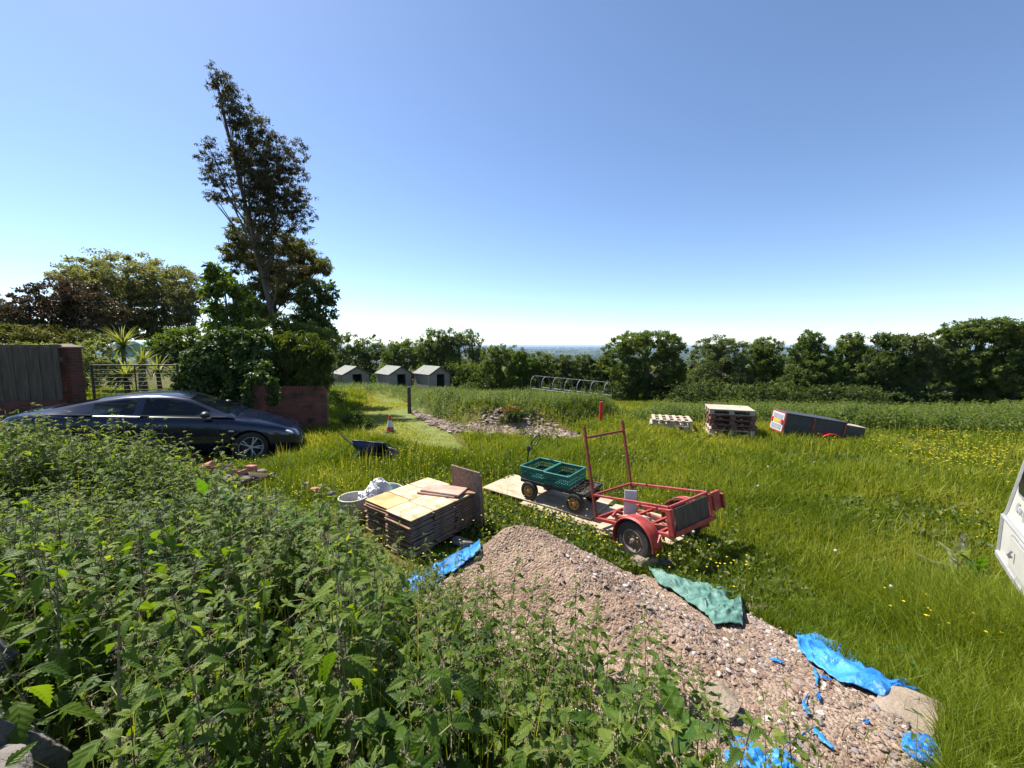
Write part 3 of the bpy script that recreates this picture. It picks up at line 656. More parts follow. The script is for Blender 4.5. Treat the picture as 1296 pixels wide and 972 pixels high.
E6 = [(100, 368, 28, 16), (50, 398, 40, 24), (10, 402, 24, 20), (130, 392, 24, 18), (85, 400, 36, 22), (-30, 400, 30, 26), (30, 424, 40, 14), (100, 425, 40, 14), (43, 362, 7, 3), (36, 368, 10, 2)]
tb = aty(60, 440, 16); tree('copper_leaved_tree', (tb.x, tb.y, gz(tb.x, tb.y)), blobs_px(E6, 16), 26000, .13, 'leafpurple', 'low spreading tree with copper and green leaves above the wooden fence', r0=.12, seed=7, clump=.22, shell=.4)
tree('shrub', aty(240, 470, 14.5), blobs_px([(238, 430, 28, 14), (214, 440, 22, 14), (262, 438, 26, 16), (286, 432, 20, 12)], 14.5), 8000, .11, 'leaflight', 'sunny yellow-green shrub behind the ivy', 'shrub', r0=.04, seed=8, clump=.25)
tree('shrub', aty(210, 470, 12.8), blobs_px([(209, 446, 13, 14), (212, 462, 15, 14)], 12.8), 4000, .08, 'leafdark', 'small dark rounded shrub left of the ivy', 'shrub', r0=.03, seed=9)
tree('shrub', aty(122, 480, 11.6), blobs_px([(122, 448, 16, 20), (112, 470, 14, 20), (136, 470, 18, 18)], 11.6), 4500, .09, 'leafpale', 'pale variegated shrub just right of the brick pillar', 'shrub', r0=.03, seed=10)
tree('shrub', aty(250, 480, 11.4), blobs_px([(238, 478, 10, 10), (226, 470, 10, 8)], 11.4), 1500, .08, 'leafpale', 'small pale shrub at the end of the metal gate', 'shrub', r0=.02, seed=12)
tree('shrub', aty(40, 470, 12.6), blobs_px([(20, 440, 40, 7), (60, 442, 34, 5)], 12.6), 2500, .09, 'leafpale', 'pale shrub tops showing over the wooden fence', 'shrub', r0=.03, seed=13)
ivy = blobs_px([(262, 458, 24, 22), (292, 446, 32, 26), (326, 446, 24, 24), (250, 490, 24, 28), (285, 490, 32, 36), (310, 478, 20, 28), (244, 512, 18, 20), (300, 518, 20, 20), (338, 482, 9, 16), (270, 525, 20, 16), (326, 466, 17, 9)], 10.5, .8)
tree('ivy_bush', aty(290, 520, 10.5), ivy+blobs_px([(345, 496, 7, 16), (327, 478, 12, 7), (314, 500, 5, 18)], 9.55, .4), 24000, .095, 'leafivy', 'large dark ivy mound smothering the boundary behind the car', 'ivy', r0=.05, seed=14, clump=.2, aspect=.85, droop=.6, shell=.75, part='foliage', perm=60)
tree('shrub', aty(345, 450, 14.6), blobs_px([(300, 424, 30, 14), (345, 420, 30, 16), (385, 424, 26, 16), (413, 432, 14, 14)], 14.6), 9000, .12, 'leafmid', 'dense green shrubs filling in behind the ivy and bamboo', 'shrub', r0=.04, seed=16)
tree('shrub', aty(20, 450, 14.6), blobs_px([(-30, 428, 40, 18), (25, 430, 40, 16), (75, 430, 36, 16), (105, 436, 20, 16)], 14.6), 9000, .12, 'leafeuc2', 'dark shrubs behind the wooden fence under the copper tree', 'shrub', r0=.04, seed=17)
# bamboo hedge: upright stems with long leaves
bb = blobs_px([(358, 455, 17, 28), (382, 452, 20, 28), (402, 458, 17, 30), (372, 476, 24, 18), (398, 480, 16, 18), (348, 478, 14, 16), (350, 488, 12, 9), (374, 488, 15, 8), (400, 487, 14, 8)], 11.1, .7)
e = tree('bamboo_hedge', aty(380, 500, 11.1), bb, 15000, .17, 'leafbamboo', 'dense rounded bamboo hedge above the garden wall', 'bamboo', r0=.02, seed=15, clump=.3, aspect=.14, droop=.9, shell=.6, part='foliage')
# cordylines
def cordyline(px, py, y, n, L, hz, label):
    c = aty(px, py, y); z0 = gz(c.x, c.y); e = empty('cordyline', (c.x, c.y, z0), 0, label, 'spiky palm'); h = c.z-z0
    MB().tube([(0, 0, -.1), (.02, 0, h*.5), (0, 0, h)], [.08, .06, .05], 8).build('trunk', M['bark'], e, smooth=50)
    r = np.random.default_rng(int(px)); V = []; F = []; rd = []
    for i in range(n):
        a = r.uniform(0, 2*PI); el = r.uniform(-.35, 1.45); l = L*r.uniform(.75, 1.1); w_ = .022
        for k in range(5):
            t = k/4; R_ = l*t*math.cos(el-t*.35); Z = h+l*t*math.sin(el-t*.35); ww = w_*(1-t**2.5)+.001
            for s in (-1, 1): V.append((R_*math.cos(a)-s*ww*math.sin(a), R_*math.sin(a)+s*ww*math.cos(a), Z))
        b = i*10
        for k in range(4): F.append((b+2*k, b+2*k+1, b+2*k+3, b+2*k+2)); rd.append(.5*r.random()+.5*(el > .6))
    npmesh('fronds', np.array(V), [np.array(F)], M['leafspiky'], e, rnd=rd)
cordyline(155, 440, 12.4, 110, .85, 1, 'spiky cordyline with bright upright fronds, tallest behind the metal gate')
cordyline(180, 462, 12.0, 70, .7, 1, 'lower spiky cordyline right behind the middle of the gate')
cordyline(160, 480, 11.4, 80, .9, 1, 'spiky plant with arching fronds low behind the gate')
cordyline(200, 472, 11.6, 60, .7, 1, 'pale spiky plant behind the gate near the ivy')
c = aty(188, 443, 15); mb = MB(); mb.prism([(-.9, 0), (.9, 0), (.75, .35), (.3, .62), (-.4, .6), (-.8, .3)], 1.6, TR(c.x, c.y+.8, c.z-.25) @ RX(PI/2), .05); tag(mb.build('teal_cover', M['teal'], smooth=40), 'pale teal covered hump in the garden behind the cordylines', 'garden cover')

# ------------------------------------------------------------------ trees beyond the field
def ft(name, pts, y, n, size, ml, label, seed, cat='tree', **k):
    px = sum(p[0]*p[2] for p in pts)/sum(p[2] for p in pts); c = aty(px, 500, y); z = gz(c.x, c.y)
    kw = dict(r0=.22, clump=.2, shell=.45, group='trees along the bottom of the field', flat=.9); kw.update(k)
    return tree(name, (c.x, c.y, z), blobs_px(pts, y), int(n*2.0), size*.85, M and ml, label, cat, seed=seed, **kw)
ft('tree', [(432, 440, 22, 18), (420, 466, 18, 22), (448, 462, 22, 22)], 60, 4500, .4, 'leafdark', 'dark far tree just right of the bamboo hedge', 20)
ft('tree', [(468, 442, 20, 15), (480, 462, 24, 22), (455, 470, 14, 18)], 62, 4500, .4, 'leafdark', 'dark far tree behind the gap between the first two sheds', 21)
ft('tree', [(500, 445, 16, 12), (514, 440, 20, 11), (528, 452, 16, 14), (500, 462, 16, 16), (518, 468, 22, 16)], 50, 6500, .3, 'leafmid', 'round-topped mid-green tree behind the middle shed', 22)
ft('tree', [(488, 474, 8, 10), (476, 482, 9, 7)], 44, 1200, .25, 'leaflight', 'small light green sapling behind the sheds', 23, r0=.06)
ft('tree', [(542, 440, 14, 18), (556, 434, 15, 16), (572, 440, 15, 20), (548, 465, 17, 22), (572, 470, 18, 24), (560, 452, 20, 20), (584, 482, 12, 16)], 38, 12000, .24, 'leafdark', 'tall dark dense tree behind the rightmost shed', 24, shell=.55)
ft('tree', [(592, 428, 12, 9), (600, 446, 14, 18), (608, 465, 16, 20), (596, 478, 12, 16)], 40, 4500, .22, 'leafwillow', 'pale feathery tree right of the tall dark tree', 25, shell=.3, clump=.28)
hr = [([(622, 455, 15, 15), (632, 447, 14, 10), (618, 476, 17, 18), (640, 468, 17, 18)], 'leafmid', 'bushy tree right of the pale feathery tree'),
      ([(655, 452, 14, 12), (664, 462, 16, 14), (652, 478, 19, 14)], 'leaflight', 'brighter green bush left of the tunnel frame'),
      ([(684, 458, 15, 11), (690, 472, 20, 14), (676, 480, 16, 12)], 'leafmid', 'rounded bush behind the left end of the tunnel frame'),
      ([(712, 462, 12, 12), (718, 476, 17, 15)], 'leafwillow', 'olive bush behind the middle of the tunnel frame'),
      ([(738, 462, 14, 14), (744, 478, 19, 15)], 'leafdark', 'dark bush behind the right end of the tunnel frame'),
      ([(764, 466, 12, 14), (768, 484, 17, 16)], 'leafmid', 'bush at the left foot of the big spreading tree')]
for i, (p, ml, lb) in enumerate(hr): ft('bush', p, 32+i % 3, 6500, .17, ml, lb, 30+i, cat='bush', r0=.1)
oak = [(800, 430, 22, 9), (828, 430, 24, 9), (780, 444, 16, 9), (848, 438, 18, 12), (815, 448, 28, 14), (848, 460, 20, 16), (790, 466, 20, 14), (826, 474, 26, 18), (852, 482, 16, 14), (800, 486, 20, 12)]
ft('oak_tree', oak, 32, 20000, .2, 'leafoak', 'big dark spreading tree, highest in the middle of the tree line', 40, r0=.35, clump=.19, shell=.5, twig=3)
ft('willow_tree', [(906, 438, 22, 11), (895, 455, 20, 18), (925, 450, 22, 18), (912, 472, 30, 20), (888, 480, 16, 16), (935, 480, 18, 16)], 29, 15000, .16, 'leafwillow', 'rounded grey-green tree right of the big spreading tree', 41, shell=.6)
ft('tree', [(968, 440, 17, 11), (958, 458, 16, 16), (978, 460, 16, 16), (968, 482, 24, 18)], 30, 10000, .18, 'leafmid', 'mid-green tree between the grey-green tree and a taller pointed one', 42)
ft('tree', [(1025, 432, 14, 11), (1015, 448, 17, 14), (1036, 450, 16, 16), (1024, 472, 24, 18), (1008, 490, 20, 14), (1042, 490, 20, 14)], 26, 13000, .17, 'leafoak', 'pointed leafy tree straight behind the red-trimmed black trailer', 43)
ft('tree', [(1078, 434, 13, 11), (1070, 450, 15, 15), (1088, 452, 14, 15), (1078, 474, 22, 18), (1062, 492, 18, 14), (1092, 492, 18, 14)], 26, 12000, .17, 'leafmid', 'leafy tree just right of the pointed one', 44)
ft('tree', [(1118, 430, 12, 9), (1140, 432, 11, 10), (1128, 446, 20, 14), (1112, 462, 16, 18), (1146, 462, 18, 18), (1130, 490, 30, 18)], 25, 10000, .17, 'leafdark', 'dark open-crowned tree with sky showing between its limbs', 45, shell=.3, r0=.2, twig=4)
ft('tree', [(1165, 434, 15, 10), (1180, 446, 18, 14), (1170, 466, 20, 18), (1168, 495, 24, 18)], 24.5, 9000, .16, 'leafwillow', 'thin pale tree left of the large mass at the right edge', 46, shell=.35)
ft('tree', [(1205, 425, 15, 10), (1222, 416, 20, 10), (1225, 440, 24, 18), (1204, 462, 20, 22), (1232, 474, 26, 24), (1214, 502, 26, 18)], 24, 17000, .16, 'leafoak', 'large spreading tree second from the right edge', 47)
ft('tree', [(1262, 415, 24, 11), (1290, 418, 26, 12), (1270, 440, 30, 22), (1305, 445, 28, 24), (1268, 476, 30, 24), (1305, 484, 30, 24), (1280, 508, 40, 16)], 23, 22000, .16, 'leafmid', 'large tree running out of the picture at the right edge', 48)
ft('tree', [(1340, 420, 28, 16), (1350, 450, 34, 24), (1345, 485, 36, 26)], 23, 8000, .2, 'leafmid', 'tree beyond the right edge of the tree line', 49)
# dark undergrowth under the line of trees
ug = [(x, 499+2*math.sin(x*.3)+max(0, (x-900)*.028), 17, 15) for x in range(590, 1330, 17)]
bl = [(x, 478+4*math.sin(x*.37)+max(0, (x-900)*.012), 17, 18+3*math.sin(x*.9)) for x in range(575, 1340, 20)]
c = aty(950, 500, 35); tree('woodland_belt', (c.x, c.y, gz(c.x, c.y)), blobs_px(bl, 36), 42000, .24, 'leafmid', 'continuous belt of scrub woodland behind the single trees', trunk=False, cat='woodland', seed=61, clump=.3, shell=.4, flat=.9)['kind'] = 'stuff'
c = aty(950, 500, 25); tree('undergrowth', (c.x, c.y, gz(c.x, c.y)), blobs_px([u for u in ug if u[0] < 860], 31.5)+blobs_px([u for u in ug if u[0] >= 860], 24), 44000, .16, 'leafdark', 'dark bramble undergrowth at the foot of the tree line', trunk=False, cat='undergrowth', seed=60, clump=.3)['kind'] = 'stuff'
# ------------------------------------------------------------------ blue-black coupe
def car():
    nose = Vector((-5.0, 9.05, 0)); yaw = R(25); tail = nose-Vector((math.cos(yaw), math.sin(yaw), 0))*4.6
    fz = -.27; rz = .17; pitch = math.atan2(rz-fz, 4.6)
    e = empty('parked_car', (tail.x, tail.y, rz), label='dark navy three-door coupe parked behind the nettles', cat='car', rot=(0, pitch, yaw))
    def lerp(tab, x):
        for a, b in zip(tab, tab[1:]):
            if x <= b[0]:
                t = (x-a[0])/(b[0]-a[0]); t = t*t*(3-2*t) if len(a) > 2 else t; return a[1]+(b[1]-a[1])*t
        return tab[-1][1]
    deck = [(0, .80), (.15, .90), (.5, .955), (1.1, .95), (2.9, .95), (3.3, .93), (3.8, .86), (4.2, .76), (4.45, .64), (4.58, .48)]
    hw = [(0, .62), (.12, .76), (.5, .86), (1.2, .885), (3.2, .885), (3.9, .86), (4.25, .78), (4.48, .62), (4.58, .46)]
    sill = [(0, .42), (.2, .30), (.8, .22), (3.9, .2), (4.35, .22), (4.58, .34)]
    xs = [0, .04, .12, .25, .45, .7, 1, 1.4, 1.8, 2.2, 2.6, 3.0, 3.3, 3.55, 3.8, 4.0, 4.2, 4.34, 4.46, 4.54, 4.58]
    prof = [(.90, 0), (.975, .18), (1.0, .40), (.995, .62), (.975, .80), (.945, .90), (.87, .965), (.6, .995), (.3, 1.01), (0, 1.015)]
    rows = []
    for x in xs:
        H = lerp(deck, x); W = lerp(hw, x); S = lerp(sill, x); row = []
        for f, t in prof: row.append((x, -W*f, S+(H-S)*t+.02*(t > .95)*(1-f)))
        row += [(a, -b, c) for a, b, c in row[-2::-1]]
        rows.append(row)
    mb = MB(); mb.grid(rows)
    bmesh.ops.contextual_create(mb.bm, geom=[]) if False else None
    vs = list(mb.bm.verts); mb.bm.verts.ensure_lookup_table(); n = len(rows[0])
    for i in (0, len(rows)-1): mb.bm.faces.new([mb.bm.verts[i*n+j] for j in range(n)])
    for i in range(len(rows)-1): mb.bm.faces.new([mb.bm.verts[i*n], mb.bm.verts[(i+1)*n], mb.bm.verts[(i+1)*n+n-1], mb.bm.verts[i*n+n-1]])
    bmesh.ops.recalc_face_normals(mb.bm, faces=mb.bm.faces)
    body = mb.build('body', M['navy'], e, smooth=40)
    cut = MB()
    WX = (.95, 3.68); Wr = .315
    for x in WX: cut.lathe([(0, -1.2), (.365, -1.2), (.365, 1.2), (0, 1.2)], 28, TR(x, 0, .31) @ RX(PI/2))
    cut = cut.build('_cut', M['black'])
    cut.parent = e
    md = body.modifiers.new('b', 'BOOLEAN'); md.operation = 'DIFFERENCE'; md.object = cut; md.solver = 'EXACT'
    bpy.context.view_layer.update(); dg = bpy.context.evaluated_depsgraph_get(); me = bpy.data.meshes.new_from_object(body.evaluated_get(dg))
    body.modifiers.clear(); body.data = me; bpy.data.objects.remove(cut)
    me.name = 'body'; me.polygons.foreach_set('use_smooth', [True]*len(me.polygons)); me.set_sharp_from_angle(angle=R(38))
    # inner wheel wells
    for x in WX:
        for s in (-1, 1): MB().lathe([(.36, 0), (.36, .34), (0, .34)], 20, TR(x, s*.80, .31) @ RX(PI/2 if s > 0 else -PI/2), a0=0 if s > 0 else 0).build('wheel_well', M['black'], e)
    # cabin
    rt = [(.42, .965), (.75, 1.06), (1.15, 1.18), (1.6, 1.275), (2.0, 1.315), (2.35, 1.305), (2.6, 1.265), (3.0, 1.09), (3.38, .935)]
    bw = [(.42, .74), (1.0, .80), (2.4, .82), (3.0, .81), (3.38, .79)]
    tw_ = [(.42, .68), (1.0, .60), (1.6, .56), (2.4, .56), (2.7, .60), (3.38, .77)]
    cx = sorted(set([.42, .6, .8, 1.0, 1.2, 1.4, 1.6, 1.8, 1.86, 1.92, 2.1, 2.3, 2.45, 2.58, 2.75, 2.95, 3.15, 3.26, 3.38]))
    G = []
    for x in cx:
        H = lerp(rt, x); b_ = lerp(bw, x); t_ = min(lerp(tw_, x), b_); z0 = .93
        hh = max(.0, H-.05-z0); row = []
        for f in (0, .10, .5, .92, 1.0): row.append((x, -(b_+(t_-b_)*f), z0+hh*f-(.0 if hh > 0 else .02)))
        row += [(x, -t_*.90, H-.018), (x, -t_*.6, H+.005), (x, -t_*.25, H+.016), (x, 0, H+.018)]
        row += [(a, -b2, c) for a, b2, c in row[-2::-1]]
        G.append(row)
    nr = len(G[0])
    def cls(i, j):
        x0, x1 = cx[i], cx[i+1]; m = min(j, nr-2-j)
        if m in (1, 2):
            if 1.02 <= x0 and x1 <= 1.81: return 'quarter_window'
            if 1.91 <= x0 and x1 <= 2.96: return 'side_window'
            return 'b'
        if m >= 5:
            if x0 >= 2.58 and x1 <= 3.27: return 'windscreen'
            if x1 <= 1.21 and x0 >= .55: return 'rear_window'
        return 'b'
    surf = {}
    for i in range(len(cx)-1):
        for j in range(nr-1):
            k = cls(i, j)
            if k.endswith('window') and k != 'rear_window': k += 'L' if j > nr/2 else 'R'
            surf.setdefault(k, []).append((i, j))
    for k, fs in surf.items():
        b = bmesh.new(); vm = {}
        def vtx(i, j):
            if (i, j) not in vm: vm[(i, j)] = b.verts.new(G[i][j])
            return vm[(i, j)]
        for i, j in fs: b.faces.new((vtx(i, j), vtx(i, j+1), vtx(i+1, j+1), vtx(i+1, j)))
        bmesh.ops.recalc_face_normals(b, faces=b.faces)
        q = MB(); q.bm = b
        nm = 'roof' if k == 'b' else k.rstrip('LR'); q.build(nm, M['navy'] if k == 'b' else M['glass'], e, smooth=45)
    # trim lines, mirror, handles
    for s in (-1, 1):
        mb = MB(); mb.tube([(1.0, s*.812, .94), (1.9, s*.835, .945), (2.9, s*.83, .945), (3.25, s*.81, .94)], .008, 5); mb.build('window_trim', M['rubber'], e)
        W = .888
        mb = MB(); mb.tube([(1.86, s*(W+.001), .30), (1.84, s*(W+.0015), .6), (1.88, s*(W-.03), .90)], .003, 4); mb.build('door_seam', M['black'], e); mb = MB(); mb.tube([(3.12, s*(W+.001), .30), (3.14, s*(W+.001), .6), (3.1, s*(W-.03), .90)], .003, 4); mb.build('door_seam', M['black'], e)
        MB().box((2.06, s*.868, .80), (.16, .02, .03), bev=.008).build('door_handle', M['navy'], e)
        b = bmesh.new(); bmesh.ops.create_uvsphere(b, u_segments=16, v_segments=10, radius=.5); mb = MB(); mb._add(b, TR(2.93, s*.95, 1.0) @ Matrix.Diagonal((.15, .22, .13, 1))); mb.tube([(2.96, s*.82, .95), (2.94, s*.92, .97)], .025, 6); mb.build('mirror', M['black'], e, smooth=60)
        b = bmesh.new(); bmesh.ops.create_uvsphere(b, u_segments=16, v_segments=10, radius=.5); MB()._add(b, TR(4.33, s*.60, .60) @ RZ(-s*.6) @ RY(.42) @ Matrix.Diagonal((.24, .30, .09, 1))).build('headlight', M['lens'], e, smooth=60)
        MB().box((3.35, s*.877, .66), (.09, .02, .035), bev=.01).build('indicator', M['lens'], e)
        MB().box((.03, s*.52, .72), (.1, .30, .11), bev=.02).build('tail_light', M['redbright'], e)
    MB().box((4.57, 0, .40), (.05, .7, .10), bev=.02).build('grille', M['black'], e)
    MB().box((4.59, 0, .27), (.012, .5, .10), bev=.002).build('number_plate', M['white'], e)
    mb = MB(); mb.tube([(3.3, -.15, .952), (3.2, -.55, .99), (3.12, -.62, 1.03)], .007, 5); mb.tube([(3.34, .35, .955), (3.22, -.05, 1.0)], .007, 5); mb.build('wiper', M['black'], e)
    # seats, dash
    for s in (-1, 1):
        mb = MB(); mb.box((2.15, s*.35, .62), (.5, .46, .16), bev=.05); mb.box((1.9, s*.35, .88), (.14, .46, .55), RY(-.2), .05); mb.box((1.84, s*.35, 1.16), (.08, .24, .14), bev=.03); mb.build('seat', M['black'], e, smooth=50)
    MB().tube([(2.6+.02*math.cos(a)-.08*math.sin(a), -.35+.17*math.cos(a), .9+.16*math.sin(a)) for a in [2*PI*k/20 for k in range(20)]], .014, 6, closed=True).build('steering_wheel', M['black'], e, smooth=60)
    # wheels
    w0 = None
    for x in WX:
        for s in (-1, 1):
            T = MB().lathe([(.225, -.09), (.29, -.10), (.312, -.085), (Wr, -.05), (Wr, .05), (.312, .085), (.29, .10), (.225, .09), (.225, -.09)], 32).build('tyre', M['rubber'], None, smooth=40)
            W_ = empty('wheel', (x, s*.775, .31), rot=(PI/2 if s < 0 else -PI/2, 0, .3)); W_.parent = e; T.parent = W_
            mb = MB(); mb.lathe([(.228, .085), (.222, .095), (.212, .085), (.21, -.02)], 32); mb.lathe([(0, .075), (.03, .075), (.045, .06), (.05, .02), (0, .02)], 20)
            for k in range(5):
                a = 2*PI*k/5
                for dA in (-.16, .16):
                    mb.bar((.04*math.cos(a), .04*math.sin(a), .06), (.215*math.cos(a+dA), .215*math.sin(a+dA), .08), .022, .03, .005)
            mb.build('rim', M['alloy'], W_, smooth=35)
            MB().lathe([(.208, -.03), (.15, -.01), (.145, .02), (.06, .02), (0, .02)], 28).build('brake_disc', M['darkmetal'], W_, smooth=35)
    return e
car()

# ------------------------------------------------------------------ caravan at the right edge
cz = .12
e = empty('caravan', (4.39, 3.32, cz), math.atan2(-.74, -.67), 'cream touring caravan cut off by the right edge', 'caravan')
W, D = 2.1, 4.2; pf = [(0, .26), (0, .60), (.02, .66), (.15, 1.62), (.28, 1.98), (.6, 2.2), (1.3, 2.3), (3.2, 2.3), (3.8, 2.15), (4.15, 1.7), (4.2, .7), (4.2, .26)]
mb = MB(); mb.prism([(a, b) for a, b in pf], W, Matrix(((0, 0, 1, 0), (1, 0, 0, 0), (0, 1, 0, 0), (0, 0, 0, 1))), .012); mb.build('body', M['caravan'], e, smooth=30)
mb = MB()
for x in (.0, W): mb.tube([(x, a-.004, b) for a, b in pf[:9]], .016, 6)
mb.build('edge_rail', M['grey'], e)
MB().box((W/2, -.012, .63), (W-.05, .03, .03), bev=.008).build('crease_trim', M['grey'], e)
MB().box((W/2, -.012, .275), (W-.02, .035, .05), bev=.008).build('lower_trim', M['grey'], e)
sl_ = math.atan2(.13, .96)
FR_ = Matrix(((1, 0, 0, 0), (0, math.cos(-sl_), -math.sin(-sl_), 0), (0, math.sin(-sl_), math.cos(-sl_), 0), (0, 0, 0, 1)))
fm = TR(0, .018, .66) @ FR_
f = MB().box((0, 0, 0), (W-.5, .03, .62), bev=.0); f.bm.free(); f.bm = bmesh.new()
def rrect(w_, h_, r_, n=5):
    P = []
    for cx_, cy_, a0 in ((w_/2-r_, h_/2-r_, 0), (-w_/2+r_, h_/2-r_, 90), (-w_/2+r_, -h_/2+r_, 180), (w_/2-r_, -h_/2+r_, 270)):
        for k in range(n+1): P.append((cx_+r_*math.cos(R(a0+90*k/n)), cy_+r_*math.sin(R(a0+90*k/n))))
    return P
wf = MB().prism(rrect(W-.20, .74, .10), .03, fm @ TR(W/2, .012, .575) @ RX(PI/2)).build('window', M['grey'], e, smooth=30)
MB().prism(rrect(W-.25, .69, .08), .02, fm @ TR(W/2, -.004, .575) @ RX(PI/2)).build('pane', M['wglass'], wf, smooth=30)
lf = MB().prism(rrect(1.5, .26, .04), .012, TR(W/2+.02, 0, .44) @ RX(PI/2)).build('locker_door', M['grey'], e, smooth=30)
MB().prism(rrect(1.47, .23, .03), .01, TR(W/2+.02, -.006, .44) @ RX(PI/2)).build('door_panel', M['caravan'], lf, smooth=30)
MB().tube([(.5, -.035, .42), (.5, -.05, .45), (.5, -.035, .48)], .012, 6).build('handle', M['grey'], lf)
text_part('lettering', 'Compass', .11, fm @ TR(.16, -.006, .07) @ RX(PI/2), M['print'], e)
for x in (.12, W-.12): MB().lathe([(.30, -.09), (.30, .09), (.2, .1), (0, .1)], 24, TR(x, 2.2, .18) @ RY(PI/2)).build('wheel', M['rubber'], e, smooth=40)

# ------------------------------------------------------------------ open red trailer
def red_trailer():
    yaw = math.atan2(-.824, .566); tilt = R(11.3)
    Mx = RZ(yaw) @ RY(-tilt)
    e = empty('open_trailer', (1.665, 4.145, .215+gz(1.4, 4.0)), label='small open red steel trailer with a tall upright frame at one end', cat='trailer', rot=Mx.to_euler())
    x0, x1, zb, zt, W = -.63, .39, .09, .37, .35
    t = .026
    mb = MB()
    for s in (-1, 1):
        mb.bar((x0, s*W, zt), (x1, s*W, zt), t, t, .003); mb.bar((x0, s*W, zb), (x1, s*W, zb), t*1.3, t*1.5, .003)
    for x in (x0, x1):
        mb.bar((x, -W+t/2, zt), (x, W-t/2, zt), t, t, .003)
        mb.bar((x, -W+t/2, zb), (x, W-t/2, zb), t*1.3, t*1.5, .003)
    mb.bar((x1, -W, zb), (x1, -W, zt-t/2), .06, .05, .004, up=(0, 1, 0)); mb.bar((x1, W, zb), (x1, W, zt-t/2), .06, .05, .004, up=(0, 1, 0))
    mb.build('frame', M['redpaint'], e)
    for s in (-1, 1):
        mb = MB(); mb.bar((x0-.005, s*W, zb-.02), (x0-.02, s*W, 1.20), .03, .03, .003, up=(0, 1, 0)); mb.build('upright', M['redrust'], e)
    mb = MB(); mb.bar((x0-.018, -W, 1.06), (x0-.018, W, 1.06), .026, .026, .003); mb.build('crossbar', M['redrust'], e)
    mb = MB()
    for x in (x0+.28, -.02, .2): mb.bar((x, -W, zb-.015), (x, W, zb-.015), .035, .03, .003)
    mb.build('floor_bar', M['redpaint'], e)
    mb = MB(); mb.bar((x0+.05, -.28, zb-.03), (x1-.1, -.02, zb-.03), .04, .04, .003); mb.bar((x0+.05, .28, zb-.035), (x1-.1, .02, zb-.035), .04, .04, .003); mb.bar((x0+.3, 0, zb-.07), (x0-.02, 0, zb-.07), .05, .05, .003); mb.build('drawbar', M['redrust'], e)
    mb = MB(); mb.tube([(x0+.12, -.2, zb+.01), (x0+.12, -.12, zb+.05), (x0+.14, -.05, zb+.01)], .022, 8); mb.build('hitch_clamp', M['redpaint'], e, smooth=50)
    mb = MB(); mb.tube([(0, -W-.1, 0), (0, W+.1, 0)], .018, 8); mb.bar((-.12, -W+.06, .05), (.12, -W+.06, .05), .03, .05); mb.bar((-.12, W-.06, .05), (.12, W-.06, .05), .03, .05); mb.build('axle', M['darkmetal'], e)
    # tailgate: worn board in a red frame, light box at its far end
    mb = MB(); mb.box((x1+.02, 0, (zb+zt)/2+.01), (.018, 2*W-.10, zt-zb-.06), bev=.002); mb.build('tailboard', M['fencewood'], e)
    mb = MB(); mb.box((x1+.03, W+.10, zt-.10), (.035, .14, .2), bev=.006); mb.box((x1+.05, W+.19, zt-.12), (.05, .03, .16), bev=.004); mb.build('light_box', M['redpaint'], e)
    mb = MB(); mb.bar((x1+.045, -W, zb+.025), (x1+.045, W+.02, zb+.025), .02, .05, .003); mb.build('tail_rail', M['redpaint'], e)
    for s in (-1, 1):
        W_ = empty('wheel', (0, s*(W+.09), 0), rot=(PI/2 if s < 0 else -PI/2, 0, 0)); W_.parent = e
        MB().lathe([(.115, -.05), (.16, -.062), (.195, -.055), (.21, -.035), (.212, 0), (.21, .035), (.195, .055), (.16, .062), (.115, .05), (.115, -.05)], 36).build('tyre', M['rubber'], W_, smooth=40)
        mb = MB(); mb.lathe([(.125, .052), (.112, .056), (.10, .03), (.085, .015), (.07, .02), (.05, .034), (.03, .036), (.028, .06), (.02, .07), (0, .072)], 30); mb.lathe([(.12, -.05), (.1, -.03), (.05, -.02), (0, -.02)], 24)
        for k in range(5):
            a = 2*PI*k/5; mb.lathe([(0, .048), (.009, .048), (.011, .03), (.011, .02)], 6, TR(.056*math.cos(a), .056*math.sin(a), 0))
        mb.build('rim', M['rimrust'], W_, smooth=35)
        mb = MB(); w_ = .072; n = 22; rows = []
        for k in range(n+1):
            a = R(-12)+R(200)*k/n; rr = .252; rows.append([(rr*math.cos(a)+.01, s*(W+.09)-w_+2*w_*q/6, rr*math.sin(a)*1.0-(.012 if q in (0, 6) else 0)) for q in range(7)])
        mb.grid(rows); b = mb.bm
        for sd_ in (0, 6):
            pass
        mb.tube([rows[k][0] for k in range(n+1)], .008, 5); mb.tube([rows[k][6] for k in range(n+1)], .008, 5)
        mb.build('mudguard', M['redpaint'], e, smooth=50, solid=.004)
        mb = MB(); mb.bar((.25, s*(W-.02), .1), (.262, s*(W+.09), .02), .03, .02); mb.bar((-.24, s*(W-.02), .1), (-.25, s*(W+.09), .05), .03, .02); mb.build('bracket', M['redpaint'], e)
    return e
red_trailer()
c = aty(797, 651, 4.12); o = MB().box((0, 0, .13), (.135, .012, .27), bev=.003).build('white_board', M['white']); o.location = (c.x, c.y, c.z); o.rotation_euler = (R(-8), R(2), R(-8)); tag(o, 'small blank white board propped inside the red trailer', 'board')

